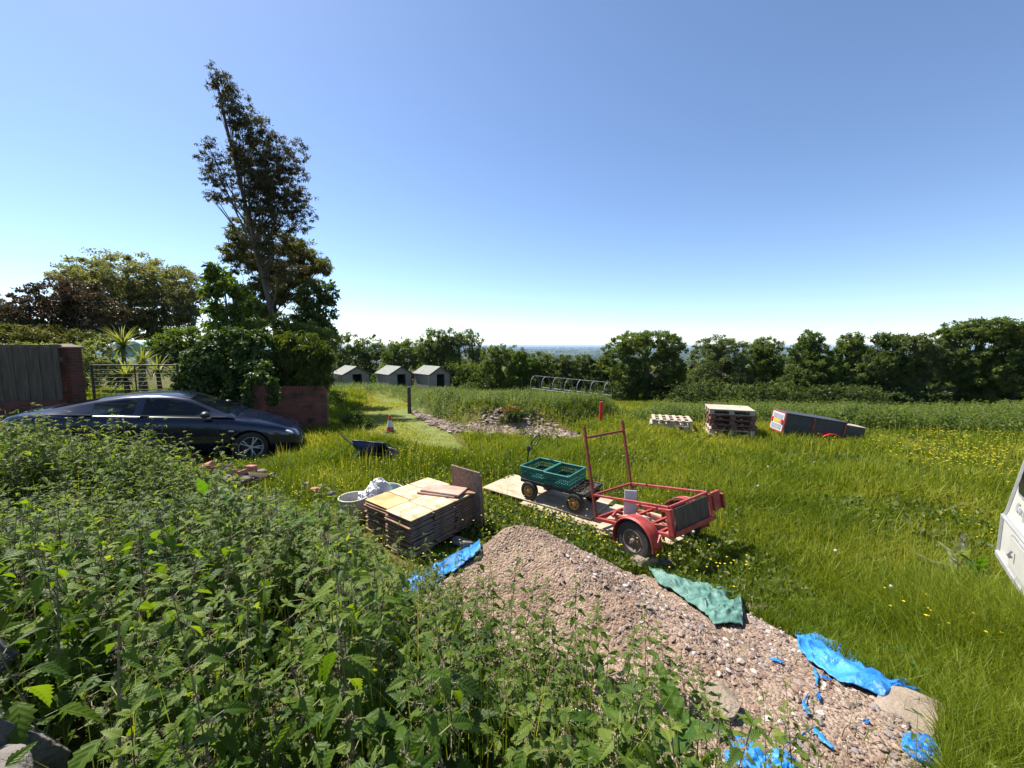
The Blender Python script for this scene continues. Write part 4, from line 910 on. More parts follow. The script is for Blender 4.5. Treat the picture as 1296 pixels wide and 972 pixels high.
# ------------------------------------------------------------------ wooden sheets on the grass
SL = Vector((1.42, -1.05, 0)).normalized(); SW = Vector((.60, .80, 0)); sa = math.atan2(SL.y, SL.x)
def sheet(corner, l, w_, z, rot, label, seed):
    o = MB().box((l/2, w_/2, 0), (l, w_, .018), bev=.003).build('wooden_sheet', M['sheet']); o.location = (*corner, z); o.rotation_euler = (R(rot[0]), R(rot[1]), sa+R(rot[2])); tag(o, label, 'wooden sheet', 'wooden sheets laid on the grass'); return o
sheet((-.46, 5.72), 1.80, .78, .085, (0, 0, 0), 'top weathered sheet lying under the garden cart', 1)
sheet((.10, 5.18), 1.45, .7, .062, (0, .5, -1.5), 'second sheet, its long edge showing below the cart side', 2)
sheet((.42, 4.88), .92, .5, .040, (0, .4, 1.5), 'lowest narrow sheet nearest the gravel heap', 3)
sheet((1.02, 4.62), 1.0, .74, .035, (0, 0, 3), 'pale sheet lying under the open red trailer', 4)
sheet((.95, 4.42), .42, .3, .03, (0, 0, 10), 'short broken sheet end beside the trailer wheel', 5)

# ------------------------------------------------------------------ garden cart and crates
ca = math.atan2(-.62, .79); nl = Vector((.13, 5.32, 0)); mid = nl+Vector((.79, -.62, 0))*.5+Vector((.30, .43, 0))*.5
e = empty('garden_cart', (mid.x, mid.y, .095), ca, 'low four-wheeled garden cart with yellow wheel centres and a muddy deck', 'cart')
mb = MB(); mb.box((0, 0, .255), (1.0, .50, .025), bev=.005); mb.build('deck', M['cartdeck'], e)
mb = MB()
for s in (-1, 1): mb.bar((-.5, s*.25, .262), (.5, s*.25, .262), .02, .05, .003); mb.bar((s*.5, -.24, .262), (s*.5, .24, .262), .02, .05, .003)
mb.bar((-.36, 0, .21), (.36, 0, .21), .05, .05); mb.bar((-.36, -.2, .17), (-.36, .2, .17), .03, .04); mb.bar((.36, -.2, .17), (.36, .2, .17), .03, .04); mb.box((-.36, 0, .2), (.12, .2, .07)); mb.box((.36, 0, .2), (.06, .2, .07)); mb.build('chassis', M['darkmetal'], e)
r = np.random.default_rng(8); P = np.stack([r.uniform(.2, .47, 160), r.uniform(-.22, .22, 160), np.full(160, .27)], 1); pebbles('mud_crumbs', P, r.uniform(.006, .022, 160), M['soil'], e, seed=9)['kind'] = 'stuff'
for x in (-.36, .36):
    for s in (-1, 1):
        W_ = empty('wheel', (x, s*.235, .13), rot=(PI/2 if s < 0 else -PI/2, 0, 0)); W_.parent = e
        MB().lathe([(.07, -.035), (.10, -.042), (.122, -.035), (.13, -.018), (.13, .018), (.122, .035), (.10, .042), (.07, .035), (.07, -.035)], 28).build('tyre', M['rubber'], W_, smooth=40)
        mb = MB(); mb.lathe([(.078, .036), (.07, .038), (.06, .018), (.035, .022), (.022, .034), (.02, .045), (0, .046)], 24); mb.lathe([(.075, -.035), (.06, -.02), (0, -.02)], 20)
        mb.build('rim', M['rimyellow'], W_, smooth=35)
        mb = MB()
        for k in range(5): a = 2*PI*k/5; mb.lathe([(0, .028), (.009, .028), (.009, .02)], 8, TR(.046*math.cos(a), .046*math.sin(a), 0))
        mb.build('rim_hole', M['black'], W_)
hb_ = aty(666, 585, 5.62); ht = aty(682, 552, 5.72); iM = (e.matrix_basis).inverted()
bpy.context.view_layer.update(); iM = (TR(mid.x, mid.y, .095) @ RZ(ca)).inverted()
q0 = iM @ Vector((hb_.x, hb_.y, .36)); q1 = iM @ Vector((aty(669, 571, 5.65))); q2 = iM @ ht; dv = (q2-q1).normalized(); sd2 = dv.cross(Vector((0, 1, 0))).normalized()
sv = (iM.to_3x3() @ Vector((.8, .3, 0))).normalized(); sv = (sv-dv*sv.dot(dv)).normalized()
mb = MB(); mb.tube([(-.5, 0, .25), (q0.x, q0.y, .27), q0, q1], .012, 8); mb.lathe([(.0, 0), (.026, 0), (.03, .04), (.02, .08), (0, .08)], 10, TR(*q1)); mb.build('drawbar', M['darkmetal'], e, smooth=50)
lp = [q1.lerp(q2, .35)+sv*0, q1.lerp(q2, .45)-sv*.04, q1.lerp(q2, .9)-sv*.045, q2+dv*.02, q1.lerp(q2, .92)+sv*.045, q1.lerp(q2, .5)+sv*.04]
mb = MB(); mb.tube(lp, .011, 8, closed=True); mb.tube([q1, q1.lerp(q2, .38)], .012, 8); mb.build('handle', M['black'], e, smooth=50)
def crate(x, y, rot, label):
    M0 = TR(mid.x, mid.y, .095) @ RZ(ca); p = M0 @ Vector((x, y, .2935))
    e = empty('plastic_crate', p, ca+rot, label, 'crate', 'green plastic crates on the garden cart')
    l, w_, h = .375, .50, .17
    mb = MB()
    def side(a, b, n):
        a = Vector(a); b = Vector(b); d = (b-a).normalized(); L = (b-a).length
        mb.bar(a+Vector((0, 0, h-.012)), b+Vector((0, 0, h-.012)), .022, .024, .003); mb.bar(a+Vector((0, 0, .025)), b+Vector((0, 0, .025)), .008, .045)
        mb.bar(a+Vector((0, 0, h-.04)), b+Vector((0, 0, h-.04)), .007, .03)
        for k in range(n+1): p_ = a+d*(L*k/n); mb.bar(p_+Vector((0, 0, .047)), p_+Vector((0, 0, h-.054)), .006 if abs(d.x) < .5 else .009, .009 if abs(d.x) < .5 else .006)
        mb.bar(a+Vector((0, 0, .085)), b+Vector((0, 0, .085)), .0065, .012)
    side((-l/2, -w_/2, 0), (l/2, -w_/2, 0), 13); side((-l/2, w_/2, 0), (l/2, w_/2, 0), 13); side((-l/2, -w_/2, 0), (-l/2, w_/2, 0), 17); side((l/2, -w_/2, 0), (l/2, w_/2, 0), 17)
    mb.build('sides', M['green'], e)
    mb = MB()
    for k in range(10): mb.bar((-l/2+.01+k*(l-.02)/9, -w_/2, .006), (-l/2+.01+k*(l-.02)/9, w_/2, .006), .016, .008)
    for k in range(4): mb.bar((-l/2, -w_/2+.06+k*(w_-.12)/3, .0135), (l/2, -w_/2+.06+k*(w_-.12)/3, .0135), .016, .006)
    mb.build('base', M['green'], e)
crate(-.32, 0, 0, 'green plastic crate on the handle end of the garden cart'); crate(.075, -.01, R(2), 'green plastic crate in the middle of the garden cart deck')

# ------------------------------------------------------------------ stacks of square boards
A0 = Vector((-1.05, 3.80, 0)); dl = Vector((-.70, .62, 0)); dl.normalize(); dr = Vector((.60, .80, 0)).normalized(); ba = math.atan2(dr.y, dr.x)
TS_L, TS_R = .44, .315; rs = random.Random(5); protos = {}
NLAY = 16; bz = .048; th = .0165
colname = {(0, 0): 'front', (1, 0): 'front left', (0, 1): 'middle right', (1, 1): 'middle left', (0, 2): 'back right', (1, 2): 'back left'}
for (i, j), nm in colname.items():
    c0 = A0+dl*(TS_L*(i+.5)+.006*i)+dr*(TS_R*(j+.5)+.008*j)
    for k in range(NLAY):
        topb = k == NLAY-1
        mk = 'plyorange' if topb and (i, j) == (1, 0) else 'plywood' if topb else 'plyedge'
        key = (mk, k % 3)
        if key not in protos:
            mb = MB(); mb.box((0, 0, 0), (TS_R-.004, TS_L-.004, .0125), bev=.0025)
            for v in mb.bm.verts: v.co.z += .003*math.sin(v.co.x*9+key[1]*2)*math.cos(v.co.y*7)
            p = mb.build('square_board', M[mk]); protos[key] = p
        else: p = protos[key].copy(); COL.objects.link(p)
        jx = rs.gauss(0, .009) if not topb else 0; jy = rs.gauss(0, .011) if not topb else 0
        sp = max(0, (NLAY*.6-k))*.0045 if i == 1 else 0
        pos = c0+dl*(jx+sp)+dr*(jy)
        p.location = (pos.x, pos.y, bz+.01+k*(th+.0095)); p.rotation_euler = (R(rs.gauss(0, .25)), R(rs.gauss(0, .25)), ba+R(rs.gauss(0, 1.0) if not topb else 0))
        grp = 'square boards in the low stacks'; od = ['', 'second', 'third', 'fourth', 'fifth', 'sixth', 'seventh', 'eighth', 'ninth', 'tenth', 'eleventh', 'twelfth', 'thirteenth', 'fourteenth', 'fifteenth'][NLAY-1-k] if not topb and k else 'lowest'
        if topb: tag(p, {(0, 0): 'pale square board on top at the corner nearest the gravel', (1, 0): 'orange stained square board on top, nearest the tubs', (0, 1): 'pale top board second along the right side of the stack', (1, 1): 'pale top board behind the orange stained one', (0, 2): 'top board beside the leaning upright boards', (1, 2): 'top board at the back, under the reddish slabs'}[(i, j)], 'board', grp)
        else: tag(p, 'grey-brown square board, '+(od+' from the top' if od != 'lowest' else od)+' in the '+nm+' pile', 'board', 'lower boards of the '+nm+' pile')
ztop = bz+.01+(NLAY-1)*(th+.0095)+.008
# slabs lying on top
mb_c = A0+dl*.50+dr*.80
def slab(c, z, l, w_, t, a, m, label, nm='reddish_slab', rx=0):
    o = MB().box((0, 0, 0), (l, w_, t), bev=.004).build(nm, M[m]); o.location = (c.x, c.y, z); o.rotation_euler = (R(rx), 0, a); return tag(o, label, 'slab')
M['pinkslab'] = mat('pink_slab', [(.30, .18, .13), (.42, .28, .22), (.48, .36, .30)], 4, .9, .3, 60, spec=.1)
slab(A0+dl*.34+dr*.70, ztop+.012, .50, .24, .022, ba-R(70)+PI/2*0, 'pinkslab', 'long reddish slab on top of the board stack, front one')
slab(A0+dl*.30+dr*.74, ztop+.036, .52, .25, .022, ba-R(72), 'pinkslab', 'topmost reddish slab on the board stack')
slab(A0+dl*.10+dr*.90, ztop+.012, .30, .12, .020, ba-R(60), 'plyedge', 'thin grey slab end beside the leaning boards')
# boards leaning upright at the far right end
for k in range(4):
    l = [.50, .47, .52, .44][k]; h = [.70, .67, .64, .60][k]
    c = A0+dr*(TS_R*3+.045+.032*k)+dl*(.13+.02*k)
    o = MB().box((0, 0, h/2), (.02, l, h), bev=.003).build('upright_board', M['plank'] if k < 2 else M['plyedge']); o.location = (c.x, c.y, .04); o.rotation_euler = (0, R(-3.5-.8*k), ba+R(rs.uniform(-2, 2)))
    tag(o, ['tall plank-faced board leaning against the board stack', 'second upright board behind the plank-faced one', 'third upright leaning board from the stack', 'outermost short upright board beside the trailer sheets'][k], 'board', 'boards standing upright at the end of the stack')

# ------------------------------------------------------------------ tubs and sacks left of the stack
def tub(px, py, r0_, h, m, label, tilt=(0, 0)):
    y = 5.0; c = atz(px, py, .06); z = gz(c.x, c.y)
    e = empty('plastic_tub', (c.x, c.y, z), label=label, cat='tub', rot=(R(tilt[0]), R(tilt[1]), 0))
    MB().lathe([(0, .01), (r0_*.8, .01), (r0_*.84, .03), (r0_*.98, h-.02), (r0_*1.06, h-.015), (r0_*1.06, h), (r0_*.96, h), (r0_*.80, .05), (0, .05)], 28).build('shell', M[m], e, smooth=40)
    MB().lathe([(0, h*.55), (r0_*.5, h*.6), (r0_*.88, h*.55)], 20).build('contents', M['soil'], e, smooth=40)
    return e
tub(448, 655, .17, .34, 'bucket', 'off-white round tub of rubble left of the board stack')
e = tub(492, 640, .15, .33, 'bucket', 'blue-lined tub between the sacks and the boards', (6, 10)); [k for k in e.children][0]
MB().lathe([(0, .14), (.10, .17), (.143, .30), (.138, .30), (.09, .19), (0, .16)], 20, TR(0, 0, .0)).build('liner', M['teal'], e, smooth=40)
def crumple(name, c, d, m, label, cat, seed, parent=None):
    b = bmesh.new(); bmesh.ops.create_icosphere(b, subdivisions=5, radius=.5); V = np.array([v.co[:] for v in b.verts]); n_ = V/np.linalg.norm(V, axis=1)[:, None]
    def rid(fq, sd_): return 1-np.abs(fbm(n_[:, 0]*fq+n_[:, 2]*fq*.7+sd_, n_[:, 1]*fq-n_[:, 2]*fq*.6, 2, sd_)-.5)*2
    k = 1-.30*(1-fbm(n_[:, 0]*1.6+n_[:, 2]+seed, n_[:, 1]*1.6-n_[:, 2], 2, seed))-.20*rid(2.2, seed)**3-.09*rid(5, seed+5)**2
    V = V*k[:, None]; V[:, 2] = np.maximum(V[:, 2], -.2)
    for v, q in zip(b.verts, V): v.co = q
    bmesh.ops.scale(b, vec=[q*1.35 for q in d], verts=b.verts); mb = MB(); mb._add(b, Matrix()); o = mb.build(name, M[m], parent, smooth=35); o.location = c; o.rotation_euler[2] = random.Random(seed).uniform(0, 6)
    if label: tag(o, label, cat)
    return o
c = atz(478, 628, .22); crumple('white_sack', (c.x, c.y, .24), (.42, .34, .42), 'sack', 'crumpled white plastic sack on the tubs', 'sack', 3)
c = atz(468, 632, .25); crumple('pale_sack', (c.x-.02, c.y-.05, .22), (.30, .26, .34), 'sack', 'smaller grey-white sack slumped beside the round tub', 'sack', 8)

# ------------------------------------------------------------------ wheelbarrow
c = atz(470, 583, 0); e = empty('wheelbarrow', (c.x-.05, c.y+.1, gz(c.x, c.y)-.06), label='dark blue wheelbarrow lying in the grass with handles to the left', cat='wheelbarrow', rot=(R(-28), 0, R(-8)))
rows = []
for i in range(9):
    t = i/8; x = -.42+.84*t; w_ = .30-.05*t; dz = .16*math.sin(t*PI)*.6
    rows.append([(x*(1-.0*abs(s)), s*w_, .42-.26*(1-abs(s)**4)*(.25+math.sin(min(1, t*1.15+.12)*PI)*.75)-.03*t) for s in (-1, -.85, -.6, -.3, 0, .3, .6, .85, 1)])
mb = MB(); mb.grid(rows); mb.tube([r_[0] for r_ in rows]+[r_[-1] for r_ in rows[::-1]], .013, 6, closed=True); mb.build('tray', M['barrow'], e, smooth=60, solid=.006)
for s in (-1, 1):
    MB().tube([(.48, s*.10, .16), (-.2, s*.20, .22), (-.5, s*.25, .38), (-.82, s*.27, .58)], .016, 8).build('handle', M['darkmetal'], e, smooth=60)
    MB().tube([(-.22, s*.2, .22), (-.34, s*.22, .02), (-.30, s*.22, -.02)], .014, 8).build('leg', M['galv'], e, smooth=60)
W_ = empty('wheel', (.5, 0, .17), rot=(PI/2, 0, 0)); W_.parent = e
MB().lathe([(.09, -.03), (.15, -.04), (.175, 0), (.15, .04), (.09, .03), (.09, -.03)], 24).build('tyre', M['rubber'], W_, smooth=40); MB().lathe([(.095, .03), (.08, .02), (.03, .03), (0, .05)], 20).build('rim', M['rimrust'], W_, smooth=40)

e.scale = (.82, .82, .9)
# ------------------------------------------------------------------ cone, posts
c = atz(494, 548, -.03); e = empty('traffic_cone', (c.x, c.y, gz(c.x, c.y)+.03), 0, 'small orange and white traffic cone standing on the track', 'traffic cone'); e.scale = (.8, .8, .8)
MB().box((0, 0, .015), (.30, .30, .03), bev=.01).build('base', M['black'], e)
MB().lathe([(.125, .03), (.10, .17)], 20).build('cone_body', M['coneorange'], e, smooth=60); MB().lathe([(.10, .17), (.062, .38)], 20).build('reflective_sleeve', M['white'], e, smooth=60); MB().lathe([(.062, .38), (.035, .53), (.028, .55), (0, .55)], 20).build('cone_tip', M['coneorange'], e, smooth=60)
c = aty(518, 510, 14); o = MB().lathe([(0, -.3), (.075, -.3), (.07, .95), (.06, .98), (0, .98)], 12).build('wooden_post', M['fencewood'], smooth=30); o.location = (c.x, c.y, gz(c.x, c.y)); tag(o, 'stout dark wooden post beside the track to the sheds', 'post')
c = atz(760, 537, -.02); o = MB(); o.box((0, 0, .2), (.085, .07, .9), bev=.008); o.box((0, 0, .655), (.095, .08, .02), bev=.004); o = o.build('red_post', M['redbright']); o.location = (c.x, c.y, gz(c.x, c.y)-.02); o.rotation_euler = (0, R(1), .2); tag(o, 'short bright red post standing alone in the field', 'post')

# ------------------------------------------------------------------ tunnel frame
f0 = aty(769, 503, 26.); f1 = aty(677, 492, 30.5); ax_ = Vector((f1.x-f0.x, f1.y-f0.y, 0)); Lh = ax_.length; e = empty('tunnel_frame', (f0.x, f0.y, 0), math.atan2(ax_.y, ax_.x), 'bare low tunnel frame of seven hoops in front of the bushes', 'tunnel frame')
hz = [(f0.z-.04)*(1-t)+(f1.z-.04)*t for t in [k/6 for k in range(7)]]; apx = []
for k in range(7):
    x = Lh*k/6; pts = [(x, -.52, hz[k]-.7)]+[(x+.02*math.sin(k*3+a), -.50*math.cos(a), hz[k]+.38+.68*math.sin(a)) for a in [PI*q/12 for q in range(13)]]+[(x, .52, hz[k]-.7)]
    apx.append((x, 0, hz[k]+1.07)); MB().tube(pts, .019, 6).build('hoop', M['hoop'], e, smooth=60)
MB().tube(apx, .011, 6).build('ridge_pole', M['hoop'], e, smooth=60)
for s in (-.53, .53): MB().tube([(Lh*k/6, s, hz[k]+.13) for k in range(7)], .02, 5).build('base_rail', M['hoop'], e, smooth=60)

# ------------------------------------------------------------------ pallets
def pallet(pos, rz, m, label, group, tilt=(0, 0), slats=7, closed=False):
    e = empty('pallet', pos, label=label, cat='pallet', group=group, rot=(R(tilt[0]), R(tilt[1]), rz))
    l, w_ = 1.02, .86; mb = MB()
    if closed: mb.box((0, 0, .126), (l, w_, .018), bev=.003)
    else:
        for k in range(slats): mb.box((-l/2+.05+k*(l-.1)/(slats-1), 0, .126), (.085, w_, .016), bev=.003)
    mb.build('deck_boards', M[m], e)
    mb = MB()
    for y in (-w_/2+.05, 0, w_/2-.05): mb.box((0, y, .109), (l, .09, .016), bev=.002); mb.box((0, y, .008), (l, .09, .016), bev=.002)
    mb.build('runners', M[m], e)
    for x in (-l/2+.06, 0, l/2-.06):
        for y in (-w_/2+.05, 0, w_/2-.05): MB().box((x, y, .0585), (.11, .09, .084), bev=.003).build('block', M[m], e)
    return e
pa = atz(895, 549, 0); pb_ = atz(953, 553, 0); pr = math.atan2(pb_.y-pa.y, pb_.x-pa.x); pc = (pa+pb_)/2+Vector((.18, .4, 0)); z = gz(pc.x, pc.y)+.02
for k in range(6): pallet((pc.x+[-.02, .03, .05, .03, .02, .0][k], pc.y+.02*(k % 2), z-.02+.128*k), pr+R([2, -1, 1.5, -2, 1, 0][k]), 'palletdark' if 1 < k < 5 else 'palletpale', ['bottom pallet of the tall stack, pale and sunk in grass', 'second pallet from the bottom of the tall stack', 'dark middle pallet of the tall stack, third from the bottom', 'dark pallet fourth from the bottom of the tall stack', 'dark pallet just under the top of the tall stack', 'top pallet of the tall stack with a solid deck'][k], 'pallets in the tall stack', closed=(k == 5))
qa = atz(828, 541, 0); qc = atz(856, 543, 0)+Vector((0, .42, 0)); z = gz(qc.x, qc.y)
for k in range(3): pallet((qc.x+[.05, -.04, .02][k], qc.y, z-.01+.13*k), pr+R([6, -3, 2][k]), 'palletpale', ['bottom pallet of the low stack half hidden in grass', 'middle pallet of the low stack', 'top slatted pallet of the low stack, sunlit slats'][k], 'pallets in the low stack', slats=6, tilt=(0, 0))

# ------------------------------------------------------------------ black box trailer
def black_trailer():
    a = Vector((6.66, 9.40, 0)); yaw = math.atan2(-.17, .985); e = empty('box_trailer', (a.x, a.y, -.03), label='black box trailer with red edging tipped nose-down in the grass', cat='trailer', rot=(TR(0, 0, 0) @ RZ(yaw) @ RY(R(8.5))).to_euler())
    L, W, z0, z1 = 1.85, .62, .13, .62
    mb = MB(); mb.box((L*.36, W/2, (z0+z1)/2), (L*.72-.04, W, z1-z0-.02), bev=.005); mb.prism([(0, 0), (L*.28, .12), (L*.28, W-.12), (0, W)], z1-z0-.10, TR(L*.72-.02, 0, z0+.02)); mb.build('body', M['trailerblack'], e)
    mb = MB(); mb.box((L*.36, W/2, z1+.005), (L*.74, W+.05, .03), bev=.006); mb.build('lid', M['trailerblack'], e)
    mb = MB(); mb.box((L*.86, W/2, z1-.055), (L*.27, W-.2, .02), bev=.004); mb.build('wooden_cover', M['palletpale'], e)
    mb = MB()
    for y in (-.006, W+.006):
        for x in (.0, L*.34, L*.71): mb.box((x, y, (z0+z1)/2), (.035, .03, z1-z0+.03), bev=.003)
        mb.box((L*.36, y, z0), (L*.72, .03, .035), bev=.003)
    mb.box((-.012, W/2, z1-.005), (.03, W+.02, .035), bev=.003); mb.box((-.012, W/2, z0), (.03, W+.02, .035), bev=.003); mb.build('edging', M['redpaint'], e)
    mb = MB(); mb.box((-.020, W/2, (z0+z1)/2), (.012, W-.05, z1-z0-.04), bev=.003); mb.build('tail_surround', M['white'], e); mb = MB(); mb.box((-.027, W/2, z1-.12), (.01, W-.14, .13), bev=.002); mb.box((-.027, W/2, z0+.115), (.01, W-.14, .13), bev=.002); mb.build('tail_panel', M['tailgrey'], e)
    MB().box((-.034, W/2, .385), (.01, .30, .085), bev=.003).build('number_plate', M['amber'], e)
    for y in (.07, W-.07): MB().box((-.04, y, .39), (.02, .07, .12), bev=.006).build('tail_light', M['redbright'], e)
    for s, y in ((-1, -.10), (1, W+.10)):
        rows = []
        for k in range(15): q = PI*k/14; rows.append([(L*.54+.235*math.cos(q), y-.085+.17*p/4, .10+.235*math.sin(q)*.95) for p in range(5)])
        mb = MB(); mb.grid(rows); mb.tube([r_[0] for r_ in rows], .01, 5); mb.tube([r_[-1] for r_ in rows], .01, 5); mb.build('mudguard', M['redbright'], e, smooth=60, solid=.005)
        W_ = empty('wheel', (L*.54, y, .09), rot=(PI/2, 0, 0)); W_.parent = e
        MB().lathe([(.10, -.055), (.17, -.06), (.195, 0), (.17, .06), (.10, .055), (.10, -.055)], 24).build('tyre', M['rubber'], W_, smooth=40); MB().lathe([(.105, -.04), (.05, -.03), (0, -.05)], 16).build('rim', M['rimrust'], W_, smooth=40)
    MB().bar((L*.98, W/2, .16), (L*1.25, W/2, .12), .05).build('drawbar', M['darkmetal'], e)
black_trailer()

# ------------------------------------------------------------------ cloth: tarpaulins
def tarp(name, A, B, m, label, seed, lift=.02, amp=.05, na=110, nb_=34, cat='tarpaulin', fringe=0):
    def interp(P, t):
        k = min(int(t*(len(P)-1)), len(P)-2); f_ = t*(len(P)-1)-k; return P[k][0]*(1-f_)+P[k+1][0]*f_, P[k][1]*(1-f_)+P[k+1][1]*f_, (P[k][2] if len(P[k]) > 2 else 0)*(1-f_)+(P[k+1][2] if len(P[k+1]) > 2 else 0)*f_
    rows = []; la = math.hypot(A[0][0]-A[-1][0], A[0][1]-A[-1][1])*2
    for i in range(na+1):
        t = i/na; a = interp(A, t); b = interp(B, t); row = []
        for j in range(nb_+1):
            s = j/nb_; x = a[0]*(1-s)+b[0]*s; y = a[1]*(1-s)+b[1]*s; ex = a[2]*(1-s)+b[2]*s
            q_ = t*la; n_ = (1-abs(float(fbm(s*2.2+q_*2.6+seed, q_*1.5, 2, seed))-.5)*2)**3*.8; n2_ = (1-abs(float(fbm(s*4.5-q_*5+seed, q_*4+s*2, 2, seed+3))-.5)*2)**4*.8; ed = min(1, 6*min(s, 1-s)+.2)
            wx_ = .03*(float(vnoise(t*22, s*3+seed, seed))-.5)
            row.append((x+wx_, y+wx_, top(x, y)+lift+ex+amp*(n_*1.6+n2_*.6)*ed))
        rows.append(row)
    o = MB().grid(rows).build(name, M[m], smooth=25, solid=.002); return tag(o, label, cat)
def pz(px, py, z): v = hit(px, py); return (v.x, v.y)
tarp('green_tarpaulin', [pz(820, 722, .06), pz(850, 728, .08), pz(890, 742, .1), pz(930, 752, .1), pz(938, 762, .12)], [pz(830, 740, .1), pz(860, 757, .12), pz(890, 780, .15), pz(904, 794, .16), pz(940, 796, .16)], 'greentarp', 'faded green tarpaulin draped over the right flank of the gravel heap', 2, .03, .04)
tarp('blue_tarpaulin', [pz(1005, 802, .12), pz(1040, 808, .14), pz(1090, 838, .15), pz(1140, 866, .16), pz(1172, 880, .18)], [pz(1010, 824, .14), pz(1030, 845, .16), pz(1066, 868, .18), pz(1118, 888, .2), pz(1178, 890, .18)], 'blue', 'long strip of crumpled blue tarpaulin along the right side of the gravel', 5, .02, .03)
tarp('blue_tarpaulin', [pz(606, 688, .05), pz(566, 708, .06), pz(528, 728, .06), pz(496, 756, .08)], [pz(608, 702, .1), pz(574, 728, .12), pz(538, 750, .1), pz(508, 786, .12)], 'blue', 'blue tarpaulin between the board stack and the gravel heap', 7, .03, .045)
BUN = [(955, 985, .5, (.25, .18, .14), 'blue tarpaulin bunched up at the bottom edge, left of the other scraps', 51), (994, 978, .5, (.14, .11, .07), 'second smaller fold of blue tarpaulin at the bottom edge', 53), (1172, 955, .33, (.15, .14, .09), 'small blue tarpaulin bundle at the bottom right of the gravel', 57)]
for i, (pts, lb) in enumerate([([(1030, 848), (1034, 862), (1032, 872)], 'blue plastic shred just below the long blue strip'), ([(1038, 858), (1052, 864)], 'tiny blue shred beside the long blue strip'), ([(1022, 882), (1016, 895), (1026, 908)], 'curled blue shred in the middle of the gravel'),
                              ([(1034, 880), (1038, 890)], 'small blue tag on the gravel'), ([(992, 950), (1012, 936), (1030, 925), (1040, 938), (1055, 952)], 'forked blue shred near the bottom of the gravel'), ([(1092, 915), (1100, 918)], 'lone blue scrap low on the gravel'), ([(975, 835), (992, 842)], 'blue scrap on the dark earth beside the green tarpaulin'), ([(510, 776), (508, 792), (514, 800)], 'bright blue shred hanging below the tarpaulin by the nettles')]):
    rows = []; n = 14
    for k in range(n+1):
        t = k/n*(len(pts)-1); j = min(int(t), len(pts)-2); f_ = t-j; v = hit(pts[j][0]*(1-f_)+pts[j+1][0]*f_, pts[j][1]*(1-f_)+pts[j+1][1]*f_)
        w_ = .014*(.45+abs(math.sin(k*1.7+i)))*math.sin(PI*(k+.6)/(n+1.2))**.5; rows.append([(v.x+w_*s, v.y+w_*s*.6, top(v.x+w_*s, v.y+w_*s*.6)+.012+.010*abs(math.sin(k*2.1+s*2+i))) for s in (-1, -.3, .4, 1)])
    tag(MB().grid(rows).build('plastic_shred', M['blue'], smooth=30, solid=.002), lb, 'plastic scrap', 'blue shreds on the gravel')

for px, py, z, d, lb, sd_ in BUN:
    v = hit(px, py); crumple('blue_tarpaulin', (v.x, v.y, top(v.x, v.y)+d[2]*.22), d, 'blue', lb, 'tarpaulin', sd_)
# ------------------------------------------------------------------ stones, bricks, rubble
def rock(px, py, z, d, m, label, seed, name='stone', sub=3, cat='stone', rot=0, rough=.3, dz=0, group=None):
    v = hit(px, py); o = MB().rock((0, 0, 0), d, seed, sub, rough, rot).build(name, M[m], smooth=28); o.location = (v.x, v.y, top(v.x, v.y)+d[2]*.30+dz); return tag(o, label, cat, group)
rock(815, 715, .05, (.30, .22, .14), 'slab', 'flat-topped pale stone beside the trailer wheel', 1)
rock(842, 717, .05, (.20, .16, .10), 'stonegrey', 'small grey stone right of the flat-topped stone', 2)
rock(965, 772, .12, (.42, .22, .07), 'slab', 'flat pinkish stone on the edge of the grass above the blue strip', 3)
rock(946, 752, .12, (.10, .08, .06), 'slab', 'small pale stone above the flat pinkish one', 4)
rock(990, 785, .12, (.14, .10, .05), 'stonegrey', 'small stone lying between the flat pinkish stone and the blue strip', 5)
rock(1165, 908, .25, (.44, .30, .08), 'slab', 'wide flat stone below the end of the long blue strip', 6)
rock(1185, 918, .25, (.20, .16, .08), 'slab', 'broken stone piece beside the wide flat stone', 16)
rock(905, 895, .5, (.26, .20, .10), 'slab', 'angular beige stone among the weeds low on the heap', 7)
rock(585, 692, .06, (.28, .2, .16), 'stonegrey', 'dark stone tucked between the board stack and blue tarpaulin', 8)
v = aty(8, 905, .98); o = MB().rock((0, 0, 0), (.44, .36, .46), 12, 5, .10, 1.0).build('boulder', M['stonegrey'], smooth=50); o.location = (v.x-.17, v.y, v.z-.23); tag(o, 'big grey boulder at the lower left corner', 'boulder')
v = aty(8, 960, .85); o = MB().rock((0, 0, 0), (.36, .32, .34), 18, 5, .10, 2.2).build('boulder', M['stonegrey'], smooth=50); o.location = (v.x-.16, v.y, v.z-.22); tag(o, 'second boulder below the first at the lower left corner', 'boulder')
v = aty(2, 828, 1.15); o = MB().tube([(v.x-.25, v.y+.12, v.z-.35), (v.x-.14, v.y+.05, v.z-.01), (v.x-.02, v.y, v.z+.045), (v.x+.035, v.y, v.z+.0), (v.x, v.y-.04, v.z-.07), (v.x-.12, v.y-.06, v.z-.16), (v.x-.3, v.y-.1, v.z-.4)], .014, 10).build('black_hose', M['black'], smooth=60); tag(o, 'loop of black hose at the left edge above the boulder', 'hose')
